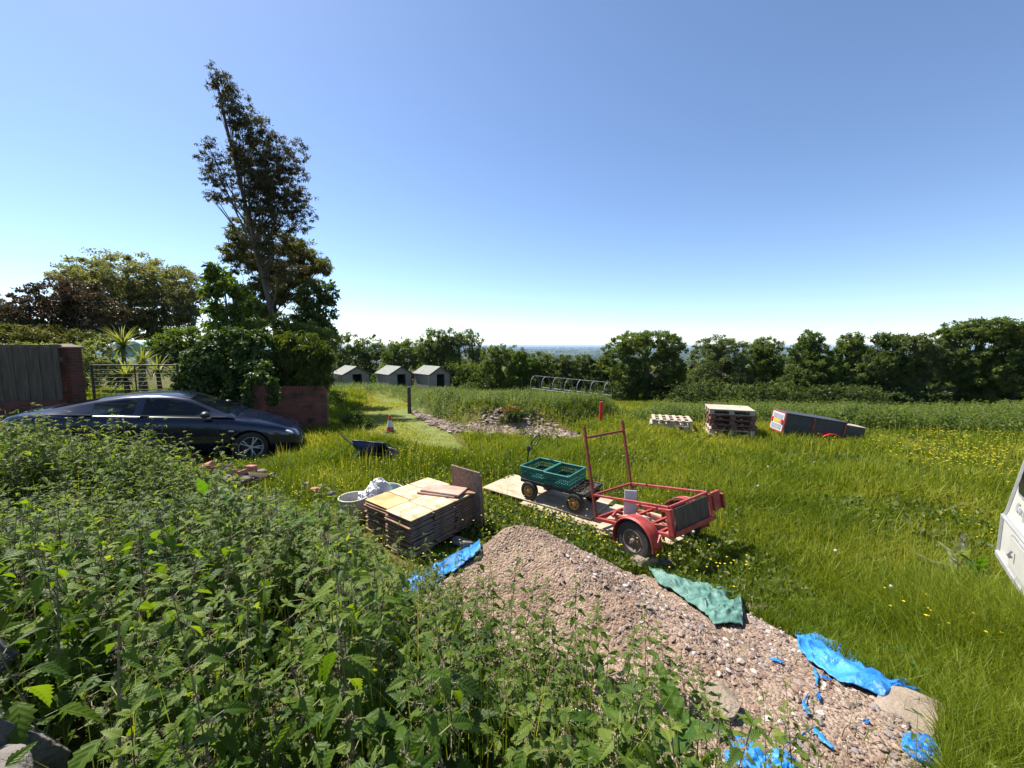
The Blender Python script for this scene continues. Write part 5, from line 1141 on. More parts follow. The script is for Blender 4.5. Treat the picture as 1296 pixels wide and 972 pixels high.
BR = [(262, 590, 'brickred', (.22, .11, .09), 'dark broken brick at the left end of the rubble'), (280, 593, 'brickred', (.26, .14, .10), 'pinkish red brick on top of the rubble'), (291, 600, 'brickred', (.24, .15, .08), 'tilted red brick in the middle of the rubble'), (306, 598, 'brickred', (.30, .12, .07), 'long red brick pointing towards the car wheel'),
      (288, 607, 'slab', (.20, .13, .09), 'beige half brick in front of the red ones'), (272, 603, 'slab', (.18, .13, .10), 'pale chunk at the left of the rubble'), (310, 607, 'stonegrey', (.26, .16, .10), 'grey block right of the red bricks'), (318, 592, 'brickred', (.16, .1, .08), 'small red chunk behind the grey block'), (306, 622, 'slab', (.16, .12, .16), 'upright grey-brown slab in front of the rubble'),
      (330, 592, 'slab', (.18, .12, .07), 'pale stone half hidden in weeds near the car wheel'), (344, 597, 'stonegrey', (.14, .1, .07), 'grey stone in the weeds right of the rubble'), (400, 615, 'brickred', (.16, .12, .1), 'pinkish brick alone in the grass left of the tubs'), (388, 608, 'slab', (.10, .1, .07), 'small pale stone left of the lone pink brick'), (420, 620, 'stonegrey', (.14, .12, .08), 'grey stone just left of the round tub'), (340, 628, 'stonegrey', (.2, .15, .1), 'dark stone in the shade below the rubble')]
for i, (px, py, m, d, lb) in enumerate(BR):
    v = atz(px, py, .25); rs_ = random.Random(i+40)
    if i in (1, 2, 3, 4, 7, 0): mb = MB().box((0, 0, 0), (d[0], d[1], d[2]), RZ(rs_.uniform(-.8, .8)) @ RX(rs_.uniform(-.5, .5)) @ RY(rs_.uniform(-.4, .4)), .006)
    else: mb = MB().rock((0, 0, 0), d, i+60, 3, .3, rs_.uniform(0, 3))
    o = mb.build('broken_brick' if m == 'brickred' else 'rubble_stone', M[m], smooth=0); o.location = (v.x, v.y, .20+.05*(i < 8)); tag(o, lb, 'brick' if m == 'brickred' else 'stone', 'rubble near the car')
# earth under the rubble
mb = MB(); mb.rock((0, 0, 0), (1.7, 1.3, .55), 77, 4, .3, .2); v = atz(300, 612, .1); o = mb.build('rubble_mound', M['soil'], smooth=50); o.location = (v.x-.1, v.y+.1, -.03); tag(o, 'low mound of earth under the broken bricks', 'earth mound')
# exposed earth and stones along the edge of the weedy mound
r = np.random.default_rng(12); PP = []
BAND = [(-3.9, 15.0, .25), (-3.0, 12.9, .3), (-2.3, 11.4, .35), (-1.6, 10.35, .4), (-1.0, 10.2, .5), (-.4, 10.3, .6), (.3, 10.1, .6), (.9, 9.8, .5), (1.4, 9.55, .35)]
for k in range(9000):
    t = r.random()**.7*(len(BAND)-1); i = int(t); f_ = t-i; a = BAND[i]; b_ = BAND[i+1]
    q = [a[c_]*(1-f_)+b_[c_]*f_ for c_ in range(3)]; x = q[0]+r.normal()*q[2]*.3; y = q[1]+r.normal()*q[2]*.42; PP.append((x, y, gz(x, y)+.01))
PP = np.array(PP); pb = pebbles('spoil_stones', PP, .014+.085*r.random(len(PP))**3.5, M['spoil'], seed=13); tag(pb, 'band of earth and stones spilling from the weedy mound', kind='stuff')
r = np.random.default_rng(14); v = atz(404, 552, 0); P = np.stack([r.normal(v.x, .5, 900), r.normal(v.y+.2, .35, 900)], 1); P = np.concatenate([P, g(P[:, 0], P[:, 1])[:, None]+.02], 1); pb = pebbles('grey_chippings', P, .012+.03*r.random(900)**2, M['stonegrey'], seed=15); tag(pb, 'patch of grey chippings in the shade below the garden wall', kind='stuff')
# litter in the nettles
v = hit(516, 796)+Vector((0, 0, .04)); o = MB().lathe([(0, 0), (.033, 0), (.035, .01), (.035, .09), (.028, .105), (0, .105)], 16, RY(R(70)) @ TR(0, 0, -.05)).build('glass_jar', M['lens'], smooth=40); o.location = v; tag(o, 'dusty glass jar lying among the nettles left of the heap', 'jar')
v = hit(520, 806)+Vector((0, 0, .02)); tag(crumple('white_wrapper', v, (.09, .06, .05), 'sack', None, None, 31), 'white scrap of wrapper just below the glass jar', 'litter')
v = hit(618, 815)+Vector((0, 0, .03)); o = MB().box((0, 0, 0), (.16, .10, .006), Euler((.3, .4, .5)).to_matrix().to_4x4(), .002).build('slate_piece', M['stonegrey']); o.location = v; tag(o, 'flat grey slate piece in the weeds at the foot of the heap', 'slate')
v = hit(668, 877)+Vector((0, 0, .02)); tag(crumple('white_wrapper', v, (.08, .06, .05), 'sack', None, None, 33), 'white scrap of wrapper in the nettles at the bottom middle', 'litter')
v = hit(735, 912)+Vector((0, 0, .02)); tag(crumple('white_wrapper', v, (.11, .08, .05), 'sack', None, None, 35), 'white scrap of plastic under the weeds near the bottom centre', 'litter')
# ------------------------------------------------------------------ grass of the field
NETP = [(-13, 6.9), (-8.5, 6.0), (-6.6, 6.0), (-5.3, 5.75), (-3.9, 5.3), (-2.6, 4.7), (-2.15, 4.15), (-1.35, 3.45), (-.98, 2.88), (-.74, 2.4), (-.3, 1.85), (.12, 1.42), (.68, 1.1), (1.12, .9), (1.2, .45), (-13, .45)]
HEDGE = [(3.6, 11.9), (5, 11.6), (8, 10.9), (11, 10.2), (16, 9.0), (30, 6.5), (32, 14), (16, 17), (8, 19.5), (6.2, 17.5), (4.8, 13.8)]
OBJ = [[(-.5, 5.75), (.95, 4.6), (1.15, 4.15), (2.0, 4.2), (2.3, 4.75), (1.6, 5.2), (.15, 6.4)],
       [(-1.1, 3.7), (-1.9, 4.45), (-1.2, 5.5), (-.35, 4.7)], [(-6.2, 7.9), (-5.4, 9.3), (-9.6, 7.4), (-9.9, 5.6)]]
def blades(P, h, w_, r, heading=None, lean=.35, curve=.5):
    n = len(P); a = r.random(n)*2*PI; s = np.stack([np.cos(a), np.sin(a), np.zeros(n)], 1)*(w_/2)[:, None]
    b = r.random(n)*2*PI if heading is None else heading; ln = np.abs(r.normal(0, lean, n)); d = np.stack([np.cos(b)*ln, np.sin(b)*ln, np.zeros(n)], 1)
    up = np.array([0, 0, 1.]); m = P+(up*.55+d*.35)*h[:, None]; t = P+(up*(1-.12*ln[:, None])+d*(1+curve))*h[:, None]
    V = np.stack([P-s, P+s, m+s*.8, m-s*.8, t], 1).reshape(-1, 3); k = np.arange(n)*5
    return V, np.stack([k, k+1, k+2, k+3], 1), np.stack([k+3, k+2, k+4], 1)
def scatter(n, y0, y1, r, power=1.0, xm=1.45, pad=.6):
    """positions whose spacing grows with the distance from the standpoint"""
    u = r.random(n); d = y0*(y1/y0)**u; y = d; x = (r.random(n)*2-1)*(xm*y+pad); return x, y
r = np.random.default_rng(21)
N = 980000; x, y = scatter(N, 1.0, 46, r); rr = np.hypot(x, y)
k = ~inpoly(x, y, NETP) & ~inpoly(x, y, HEDGE)
ap = inpoly(x, y, APRON); d_, _ = polydist(x, y, APRON, True); k &= ~(ap & (d_ > .03) & (r.random(N) > .004))
k &= heap(x, y) < g(x, y)+.06; bd, bw = polydist(x, y, BAND); k &= ~((bd < bw*1.1) & (r.random(N) < .95))
for q in OBJ: k &= ~inpoly(x, y, q)
pd, pw = polydist(x, y, PATHL); onp = pd < pw*1.1
k &= ~(onp & (r.random(N) < .25*sm(y, 7.5, 9.5))); inm = inpoly(x, y, MOUND); k &= ~(inm & (r.random(N) < .5))
x, y, rr, onp, inm, pd, bd, bw = x[k], y[k], rr[k], onp[k], inm[k], pd[k], bd[k], bw[k]
lush = fbm(x*.8, y*.8, 4, 41); h = (.085+.15*lush**1.6*1.6)*r.uniform(.5, 1.35, len(x)); h *= np.where(onp, .32, 1); h *= np.where(rr < 6.2, .8+.3*sm(x, 1.5, 3.5), 1.0); h *= 1-.45*np.exp(-((x-.3)**2+(y-4.4)**2)/1.2)
h *= 1+.25*sm(y, 5, 12)*(~onp); h *= 1+.5*sm(x, 2.3, 3.2)*(1-sm(y, 2.6, 3.6)); h *= np.where(bd < bw+.5, .55, 1)
w_ = np.maximum(.0042, .0019*rr)*r.uniform(.7, 1.3, len(x))
P = np.stack([x, y, g(x, y)-.01], 1); V, F4, F3 = blades(P, h, w_, r)
yel = fbm(x*.35+5, y*.35, 3, 44); rnd = np.clip(.12+.5*r.random(len(x))+.95*(yel-.47)+.6*(fbm(x*1.7, y*1.7, 3, 46)-.5)+.18*sm(rr, 5, 11)+.35*onp, 0, 1)
gs = npmesh('field_grass', V, [F4, F3], M['grassL'], rnd=np.concatenate([rnd, rnd])); tag(gs, 'long bright green meadow grass over the field', kind='stuff')
print('grass', len(x))
# tall seed stalks
N = 15000; x, y = scatter(N, 1.7, 24, r); k = ~inpoly(x, y, NETP) & ~inpoly(x, y, HEDGE) & ~inpoly(x, y, APRON) & (fbm(x, y, 3, 52) > .5)
pd, pw = polydist(x, y, PATHL); k &= pd > pw*1.3
for q in OBJ: k &= ~inpoly(x, y, q)
x, y = x[k], y[k]; rr = np.hypot(x, y); P = np.stack([x, y, g(x, y)], 1); V, F4, F3 = blades(P, r.uniform(.25, .5, len(x)), np.maximum(.003, .0011*rr), r, lean=.15)
tag(npmesh('grass_stalks', V, [F4, F3], M['grassL'], rnd=np.concatenate([np.full(len(x), .97)]*2)), 'taller pale seeding grass stalks in the field', kind='stuff')

# low broad leaves (clover, dock seedlings) between the grass
def lowleaves(name, x, y, size, ml, label, z=.03, seed=3, flat=1.2):
    r = np.random.default_rng(seed); P = np.stack([x, y, g(x, y)+z*r.random(len(x))], 1); Nn = np.tile([0, 0, flat], (len(x), 1)); V, F = leafcloud(P, Nn, size, r, .75, -.1); rd = r.random(len(x))
    return tag(npmesh(name, V, [F], M[ml], rnd=np.concatenate([rd, rd])), label, kind='stuff')
N = 110000; x, y = scatter(N, 1.5, 13, r); pd, pw = polydist(x, y, PATHL); k = ~inpoly(x, y, NETP) & (pd > pw) & (fbm(x*1.2, y*1.2, 3, 61) > .5); d_, _ = polydist(x, y, APRON, True); k &= ~(inpoly(x, y, APRON) & (d_ > .05))
for q in OBJ: k &= ~inpoly(x, y, q)
x, y = x[k], y[k]; lowleaves('clover', x, y, .035+.004*np.hypot(x, y), 'leafmid', 'low clover and broad leaves between the meadow grass', z=.10)

# flowers
def flowers(name, x, y, h, size, m, label, seed, n=5):
    r = np.random.default_rng(seed); c = np.stack([x, y, g(x, y)+h], 1); V = []; F = []; a = r.random(len(x))*6.3
    for q in range(n): V.append(c+np.stack([np.cos(a+2*PI*q/n), np.sin(a+2*PI*q/n), .35+0*a], 1)*size[:, None])
    V.append(c); V = np.stack(V, 1).reshape(-1, 3); k = np.arange(len(x))*(n+1); F = np.concatenate([np.stack([k+n, k+q, k+(q+1) % n], 1) for q in range(n)])
    return tag(npmesh(name, V, [F], M[m], rnd=r.random(len(F))), label, kind='stuff')
N = 16000; x, y = scatter(N, 2.2, 24, r); den = sm(fbm(x*.45, y*.45, 3, 71), .44, .68)*1.0; px = x/y
den = den*(.35+1.2*np.exp(-((x+1.6)**2+(y-8)**2)/6)+1.1*np.exp(-((x-9)**2+(y-8.3)**2)/9)+.8*np.exp(-((x-4)**2+(y-4.2)**2)/3))
k = (r.random(N) < den*.9) & ~inpoly(x, y, NETP) & ~inpoly(x, y, HEDGE) & ~inpoly(x, y, APRON)
for q in OBJ: k &= ~inpoly(x, y, q)
x, y = x[k], y[k]; rr = np.hypot(x, y); flowers('buttercups', x, y, r.uniform(.12, .30, len(x)), np.maximum(.010, .0016*rr), 'yellow', 'yellow buttercups and dandelions scattered through the grass', 5)
fc = None; pts = [atz(*p, .25) for p in ((725, 462), (1000, 640), (548+460, 636), (1075, 648), (900, 688), (1218, 665), (620, 650))]
x = np.array([2.6, 3.4, 3.15, 4.2, 1.9, 3.0]); y = np.array([4.6, 5.2, 3.6, 6.2, 3.9, 2.9])
ico2 = bmesh.new(); bmesh.ops.create_icosphere(ico2, subdivisions=2, radius=.015); me = bpy.data.meshes.new('seed_head'); ico2.to_mesh(me); ico2.free(); me.materials.append(M['clock'])
for i, (a, b) in enumerate(zip(x, y)):
    e = empty('dandelion_clock', (a, b, gz(a, b)), 0, ['third', 'fifth', 'fourth', 'rightmost', 'leftmost', 'second'][i]+(' from the left' if i != 3 and i != 4 else '')+' of the white dandelion clocks in the grass', 'dandelion', 'dandelion clocks in the grass'); h = .27+.03*math.sin(i*2)
    o = bpy.data.objects.new('seed_head', me); link(o, e); o.location = (.01, 0, h)
    MB().tube([(0, 0, 0), (.01, 0, h-.015)], .003, 4).build('stalk', M['stemL'], e)

# ------------------------------------------------------------------ nettles
def leaf_tmpl(n, teeth=True, Wd=.52, fold=.42, droop=.75):
    """unit-length leaf along +x; returns V, quads, uv"""
    V = []; UV = []
    for i in range(n+1):
        t = i/n; w_ = Wd/2*min(1, (t/.28)**.7 if t > 0 else 0)*(1-max(0, t-.28)/.72)**.85*1.02+.004
        k = 1.0; tt = t
        if teeth and 0 < i < n: k = 1.16 if i % 2 else .84; tt = t+(.018 if i % 2 else -.01)
        z0 = -droop*t*t*.5
        for s, f_ in ((-1, 1), (-1, .5), (0, 0), (1, .5), (1, 1)):
            V.append((tt if f_ == 1 else t, s*w_*f_*(k if f_ == 1 else 1), z0+fold*w_*f_*(1-.5*f_))); UV.append((t, s*w_*f_))
    F = []
    for i in range(n):
        for j in range(4): F.append((i*5+j, i*5+j+1, (i+1)*5+j+1, (i+1)*5+j))
    return np.array(V), np.array(F), np.array(UV)
def leaf_lo(n, Wd=.52, fold=.4, droop=.7):
    V = []; UV = []
    for i in range(n+1):
        t = i/n; w_ = Wd/2*min(1, (t/.28)**.7 if t > 0 else 0)*(1-max(0, t-.28)/.72)**.85+.004
        if i == n: w_ = .004
        for s in (-1, 0, 1): V.append((t, s*w_, -droop*t*t*.5+fold*w_*abs(s)*.6)); UV.append((t, s*w_))
    return np.array(V), np.array([(i*3+j, i*3+j+1, (i+1)*3+j+1, (i+1)*3+j) for i in range(n) for j in range(2)]), np.array(UV)
HI = leaf_tmpl(15); MI = leaf_tmpl(9); LO = leaf_lo(4); VL = leaf_lo(2)
def xf(V, L, pitch, yaw, pos, roll=0):
    V = V*L; c, s = math.cos(roll), math.sin(roll); V = np.stack([V[:, 0], V[:, 1]*c-V[:, 2]*s, V[:, 1]*s+V[:, 2]*c], 1)
    c, s = math.cos(pitch), math.sin(pitch); V = np.stack([V[:, 0]*c-V[:, 2]*s, V[:, 1], V[:, 0]*s+V[:, 2]*c], 1)
    return rotz(V, yaw)+np.array(pos)
class PB:  # plant builder: arrays of quads/tris with material index
    def __init__(s): s.V = []; s.F = []; s.UV = []; s.m = []; s.r = []; s.n = 0
    def add(s, V, F, UV, m, rd):
        s.V.append(V); s.UV.append(UV if UV is not None else np.zeros((len(V), 2))); F = np.asarray(F)
        s.F.append(F+s.n); s.m.append(np.full(len(F), m)); s.r.append(np.full(len(F), rd)); s.n += len(V)
    def done(s):
        return dict(V=np.concatenate(s.V), F=np.concatenate(s.F), UV=np.concatenate(s.UV), m=np.concatenate(s.m), r=np.concatenate(s.r))
def tubeq(pts, rad, seg):
    V = []; F = []
    for i, p in enumerate(pts):
        for k in range(seg): a = 2*PI*k/seg; V.append((p[0]+rad[i]*math.cos(a), p[1]+rad[i]*math.sin(a), p[2]))
    for i in range(len(pts)-1):
        for k in range(seg): F.append((i*seg+k, i*seg+(k+1) % seg, (i+1)*seg+(k+1) % seg, (i+1)*seg+k))
    return np.array(V), np.array(F)
def nettle(seed, H=.8, lv=HI, seg=5, catk=2, nodes=9, stemr=.0042, Lmax=.088, low=.25):
    r = random.Random(seed); b = PB(); bend = (r.gauss(0, .05), r.gauss(0, .05))
    def sp(t): return (bend[0]*H*t*t*1.6, bend[1]*H*t*t*1.6, H*t)
    ts = [0, .25, .5, .7, .85, 1]; V, F = tubeq([sp(t) for t in ts], [stemr*(1-.65*t) for t in ts], seg); b.add(V, F, None, 1, r.random())
    az = r.random()*3
    for k in range(nodes):
        t = low+(1-low)*(k/(nodes-1))**.82; L = Lmax*(1-.78*((k/(nodes-1))**2.2))*(.8 if k < 2 else 1); az += PI/2+r.gauss(0, .12)
        for s in (0, PI):
            a = az+s+r.gauss(0, .14); pt = r.uniform(.25, .6)*L; el = .45-.35*(1-k/nodes)+r.gauss(0, .15); p0 = np.array(sp(t))
            p1 = p0+pt*np.array([math.cos(a)*math.cos(el), math.sin(a)*math.cos(el), math.sin(el)])
            sd = np.array([-math.sin(a), math.cos(a), 0])*.0012
            b.add(np.array([p0-sd, p0+sd, p1+sd, p1-sd]), [(0, 1, 2, 3)], None, 1, .2)
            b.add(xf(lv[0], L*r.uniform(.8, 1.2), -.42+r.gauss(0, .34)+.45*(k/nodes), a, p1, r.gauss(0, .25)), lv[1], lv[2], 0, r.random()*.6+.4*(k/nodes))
        if catk and k >= nodes*.3 and k < nodes-1:
            for q in range(catk*2):
                a = az+PI*(q % 2)+r.gauss(0, .5)+.4; l = r.uniform(.025, .06); p = np.array(sp(t)); n_ = 5; prev = p
                for j in range(n_):
                    f_ = (j+1)/n_; c = p+np.array([math.cos(a)*l*f_*.8, math.sin(a)*l*f_*.8, -l*f_*f_*.9+.004]); w_ = .0050*(1-.4*f_)*r.uniform(.6, 1.2)
                    o4 = np.array([(w_, 0, 0), (0, w_, 0), (-w_, 0, 0), (0, -w_, 0), (0, 0, w_*1.3), (0, 0, -w_*1.3)])+c
                    b.add(o4, [(0, 1, 4, 4), (1, 2, 4, 4), (2, 3, 4, 4), (3, 0, 4, 4)][:4], None, 2, r.random())
    # tip rosette
    for q in range(6): b.add(xf(lv[0], Lmax*.22*r.uniform(.7, 1.2), .6+r.gauss(0, .3), r.random()*6.3, sp(1.0)), lv[1], lv[2], 0, .9)
    return b.done()
def fixf(F):  # split quads that repeat a vertex into tris
    t = F[:, 2] == F[:, 3]; return F[~t], F[t][:, :3], t
def scatter_plants(name, T, pos, sc, rot, mats, label, tilt=.08, seed=1, parent=None):
    r = np.random.default_rng(seed); ki = r.integers(0, len(T), len(pos)); VV = []; F4 = []; F3 = []; M4 = []; M3 = []; R4 = []; R3 = []; UV = []; off = 0
    for t, tm in enumerate(T):
        s = np.where(ki == t)[0]
        if not len(s): continue
        m = len(s); V = tm['V']; nv = len(V); q4, q3, tt = fixf(tm['F'])
        X = V[None]*np.stack([sc[s]**.35, sc[s]**.35, sc[s]], 1)[:, None, :] if True else V
        c, n_ = np.cos(rot[s])[:, None], np.sin(rot[s])[:, None]; X = np.stack([X[..., 0]*c-X[..., 1]*n_, X[..., 0]*n_+X[..., 1]*c, X[..., 2]], -1)
        tx, ty = r.normal(0, tilt, m)[:, None], r.normal(0, tilt, m)[:, None]; X[..., 0] += X[..., 2]*tx; X[..., 1] += X[..., 2]*ty
        X = X+pos[s][:, None, :]; VV.append(X.reshape(-1, 3)); UV.append(np.tile(tm['UV'], (m, 1))); o = (off+np.arange(m)*nv)[:, None, None]
        F4.append((q4[None]+o).reshape(-1, 4)); M4.append(np.tile(tm['m'][~tt], m)); pv = np.repeat(r.normal(0, .2, m), (~tt).sum()); R4.append(np.clip(np.tile(tm['r'][~tt], m)+pv, 0, 1))
        if tt.any(): F3.append((q3[None]+o).reshape(-1, 3)); M3.append(np.tile(tm['m'][tt], m)); R3.append(np.tile(tm['r'][tt], m))
        off += m*nv
    F = [np.concatenate(F4)]+([np.concatenate(F3)] if F3 else [])
    return npmesh(name, np.concatenate(VV), F, mats, parent, rnd=np.concatenate(R4+R3), uv=np.concatenate(UV), mi=np.concatenate(M4+M3))
# line of sight: how tall the bed grows at each place (lower where the ground things stay visible)
_pt = [(-90, .20), (0, .215), (100, .218), (190, .275), (240, .345), (290, .40), (340, .415), (400, .43), (450, .42), (500, .53), (560, .66), (640, .78), (760, .86), (860, 1.0), (1000, 1.1)]
def capslope(x, y):
    yy = np.maximum(y, .05); v = 49/F0+.0; pxs = 648+F0*x/yy*1.02; return np.interp(pxs, [p[0] for p in _pt], [p[1] for p in _pt])
NM = [M['nettle'], M['stemL'], M['catkin']]; NF = [M['nettlefar'], M['stemL'], M['catkin']]
TH = [nettle(100+i, .8, HI, 6, 2, 9, .0036, .128) for i in range(6)]; TM = [nettle(200+i, .8, MI, 4, 2, 9, .0034, .112) for i in range(5)]; TLo = [nettle(300+i, .8, LO, 3, 1, 9, .0032, .11) for i in range(5)]; TV = [nettle(400+i, .8, VL, 3, 0, 8, .005, .15) for i in range(4)]
TS = [nettle(500+i, .45, MI, 4, 1, 7, .0028, .06, low=.05) for i in range(4)]
def bed(name, n, y0, y1, T, mats, label, seed, hs=1.0, xm=1.5):
    r = np.random.default_rng(seed); A = 0; x = r.uniform(-xm*y1-1.2, 1.6, n*3); y = r.uniform(y0, y1, n*3); k = inpoly(x, y, NETP) & (np.abs(x) < xm*y+1.0) & (np.hypot(x, y) > .62)
    edge, _ = polydist(x, y, NETP, True); ht = r.uniform(.50, 1.2, len(x))*.86*hs*(.75+.5*fbm(x*.7, y*.7, 3, 81))
    gg = g(x, y); cap = HC-capslope(x, y)*y-gg; wob = 1+.17*r.normal(size=len(x)); ht = np.minimum(ht, cap*wob); ht = ht*(.55+.45*sm(edge, 0, .35))
    k &= (ht > .16) & (fbm(x*2.2, y*2.2, 2, 91) > .36+.1*r.random(len(x))); k = np.where(k)[0][:n]; x, y, ht, gg = x[k], y[k], ht[k], gg[k]; P = np.stack([x, y, np.maximum(gg, heap(x, y))-.02], 1)
    o = scatter_plants(name, T, P, ht/.8, r.random(len(x))*6.3, mats, label, seed=seed); print(name, len(x)); return tag(o, label, kind='stuff')
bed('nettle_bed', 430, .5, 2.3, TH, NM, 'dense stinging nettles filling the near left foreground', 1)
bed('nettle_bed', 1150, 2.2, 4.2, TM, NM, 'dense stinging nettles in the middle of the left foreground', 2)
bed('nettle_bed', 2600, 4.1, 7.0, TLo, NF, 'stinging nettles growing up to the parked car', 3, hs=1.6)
SP = [(-1.3, 3.5), (-.85, 3.0), (-.35, 2.6), (.2, 2.15), (.75, 1.7), (1.2, 1.3), (1.5, 1.0), (1.4, .5), (.4, .6), (-.6, 1.2), (-1.1, 2.2)]
TW = [nettle(520+i, .8, HI, 5, 1, 8, .0026, .07, low=.1) for i in range(4)]
def sparse(name, n, hmin, hmax, T, mats, label, seed):
    r = np.random.default_rng(seed); x = r.uniform(-1.4, 1.6, n*6); y = r.uniform(.7, 3.5, n*6); d_, _ = polydist(x, y, [(-1.1, 3.0), (-.7, 2.3), (-.2, 1.7), (.3, 1.3), (.9, 1.0), (1.3, .8)])
    k = inpoly(x, y, SP) & (r.random(n*6) < np.exp(-(d_/.42)**2)); k = np.where(k)[0][:n]; x, y = x[k], y[k]; ht = r.uniform(hmin, hmax, len(x))*(1-.25*sm(x, .4, 1.3)); z = np.maximum(g(x, y), heap(x, y))-.02
    ht = np.minimum(ht, np.maximum(.12, HC-.93*capslope(x, y)*y-z)); return tag(scatter_plants(name, T, np.stack([x, y, z], 1), ht/.8, r.random(len(x))*6.3, mats, label, tilt=.12, seed=seed), label, kind='stuff')
sparse('heap_nettles', 150, .35, .75, TW, NM, 'thin nettles growing up through the foot of the gravel heap', 17)
sparse('heap_weeds', 260, .12, .32, TS, NM, 'low weeds at the foot of the gravel heap', 18)
bed('low_weeds', 900, .6, 3.4, TS, NM, 'low weeds under the nettles', 4, hs=.5)
r = np.random.default_rng(55); N = 1500; x = r.uniform(-9, 1.3, N*4); y = 1.0*(6.8)**r.random(N*4); k = inpoly(x, y, NETP) & (np.abs(x) < 1.5*y+.5) & (fbm(x*1.3, y*1.3, 2, 57) > .5); k = np.where(k)[0][:N]; x, y = x[k], y[k]
zz = g(x, y); hh = np.minimum(r.uniform(.5, 1.0, len(x)), np.maximum(.1, (HC-capslope(x, y)*y-zz)*1.06)); V, F4, F3 = blades(np.stack([x, y, zz], 1), hh, np.maximum(.0035, .0011*y), r, lean=.16, curve=.8); rd = r.choice([.1, .3, .45, .9], len(x))
tag(npmesh('bed_grass', V, [F4, F3], M['grassL'], rnd=np.concatenate([rd, rd])), 'tall grass and pale stalks threaded through the nettles', kind='stuff')
# tall single nettles in front of the heap and above the bed
LST = [(500, 715, 2.6, .9), (560, 715, 2.3, .9), (612, 722, 2.05, .9), (662, 726, 1.95, .9), (742, 772, 1.75, .9), (588, 752, 1.9, .9), (720, 800, 1.6, .8), (640, 792, 1.7, .8), (600, 690, 2.25, .9), (548, 672, 2.7, .8), (575, 690, 2.5, .8), (645, 705, 2.1, 1), (690, 740, 2.0, .9), (730, 720, 1.95, .8), (755, 760, 1.9, .9), (520, 700, 2.7, .8), (625, 740, 2.0, .9), (790, 790, 1.75, .9), (820, 770, 1.8, .7), (845, 800, 1.7, .8), (705, 790, 1.8, .9), (665, 780, 1.85, .9), (870, 840, 1.6, .7), (900, 850, 1.55, .7)]
MSL = {}
def single(px, py, y, i, mats, label, group, T, w_=1.0):
    top_ = aty(px, py, y); z0 = top(top_.x, top_.y)-.02; H = max(.2, top_.z-z0); t = i % len(T); key = (id(T), t)
    if key not in MSL:
        tm = T[t]; out = []
        for nm, mi, m in (('stem', 1, mats[1]), ('leaves', 0, [mats[0], mats[1], mats[2]])):  # the leaves mesh also carries the flower tassels, in the catkin material
            k = (tm['m'] == 1) if mi == 1 else (tm['m'] != 1); F = tm['F'][k]; u, inv = np.unique(F, return_inverse=True); F = inv.reshape(F.shape); q4, q3, tt = fixf(F); rd = tm['r'][k]
            o = npmesh(nm, tm['V'][u], [q4, q3], m, None, rnd=np.concatenate([rd[~tt], rd[tt]]), uv=tm['UV'][u], mi=None if mi == 1 else np.concatenate([tm['m'][k][~tt], tm['m'][k][tt]])); out.append(o.data); bpy.data.objects.remove(o)
        MSL[key] = out
    e = empty('nettle_plant', (top_.x, top_.y, z0), (i*1.7) % 6.28, label, 'nettle', group); e.scale = (w_, w_, H/.8)
    for nm, me in zip(('stem', 'leaves'), MSL[key]): link(bpy.data.objects.new(nm, me), e)
ordn = 'first second third fourth fifth sixth seventh eighth ninth tenth eleventh twelfth thirteenth fourteenth fifteenth sixteenth seventeenth eighteenth nineteenth twentieth 21st 22nd 23rd 24th 25th 26th'.split()
TT = [nettle(600+i, .8, HI, 6, 3, 12, .0034, .085, low=.12) for i in range(4)]
for i, (px, py, y, s) in enumerate(LST): single(px, py, y, i, NM, ordn[sorted(range(len(LST)), key=lambda q: LST[q][0]).index(i)]+' from the left of the tall nettles in front of the gravel heap', 'tall nettles in front of the gravel heap', TT, s)
NB = [nettle(700, .8, HI, 8, 3, 9, .0065, .115, low=.35)]
single(122, 800, .92, 0, NM, 'nearest large nettle with a thick pale ribbed stem, lower left', 'nearest nettles', NB)
single(300, 768, 1.25, 0, NM, 'large near nettle right of the nearest thick-stemmed one', 'nearest nettles', NB, .8)
single(55, 725, 1.35, 0, NM, 'large near nettle left of the nearest thick-stemmed one', 'nearest nettles', NB, .8)
for i, (px, py, y) in enumerate([(150, 519, 4.9), (205, 535, 4.6), (60, 526, 4.6), (130, 532, 4.5), (275, 552, 5.2), (290, 555, 5.2), (262, 560, 5.1), (245, 566, 5.0)]): single(px, py, y, i, NF, ordn[[2, 4, 0, 1, 6, 7, 5, 3][i]]+' from the left of the nettle tops sticking up in front of the car', 'nettle tops in front of the car', TLo, 1.2)

# ------------------------------------------------------------------ docks and broad-leaved weeds
def dock(px, py, y, n, L, seed, label, H=None, group=None, mt='dock'):
    t_ = aty(px, py, y); z0 = top(t_.x, t_.y); H = max(.12, t_.z-z0); r = random.Random(seed); e = empty('dock_plant', (t_.x, t_.y, z0), 0, label, 'dock plant', group)
    MB().tube([(0, 0, -.03), (.01, .01, H*.5), (0, .02, H)], [.007, .005, .002], 6).build('stem', M['stemL'], e)
    b = PB(); lv = leaf_tmpl(14, False, .34, .35, .7); wv = lv[0].copy(); wv[:, 2] += .018*np.sin(wv[:, 0]*22)*np.sign(wv[:, 1])*(np.abs(wv[:, 1]) > .02)
    for k in range(n):
        t = (k+.5)/n; a = k*2.4+r.gauss(0, .2); l = L*(1.1-.4*t)*r.uniform(.8, 1.15); b.add(xf(wv, l, 1.0-.5*(1-t)+r.gauss(0, .2), a, (0, 0, H*(.05+.9*t)), r.gauss(0, .3)), lv[1], lv[2], 0, r.random())
    d = b.done(); npmesh('leaves', d['V'], [d['F']], M[mt], e, rnd=d['r'], uv=d['UV'])
dock(258, 602, 3.3, 12, .32, 1, 'tall broad-leaved dock left of the brick rubble')
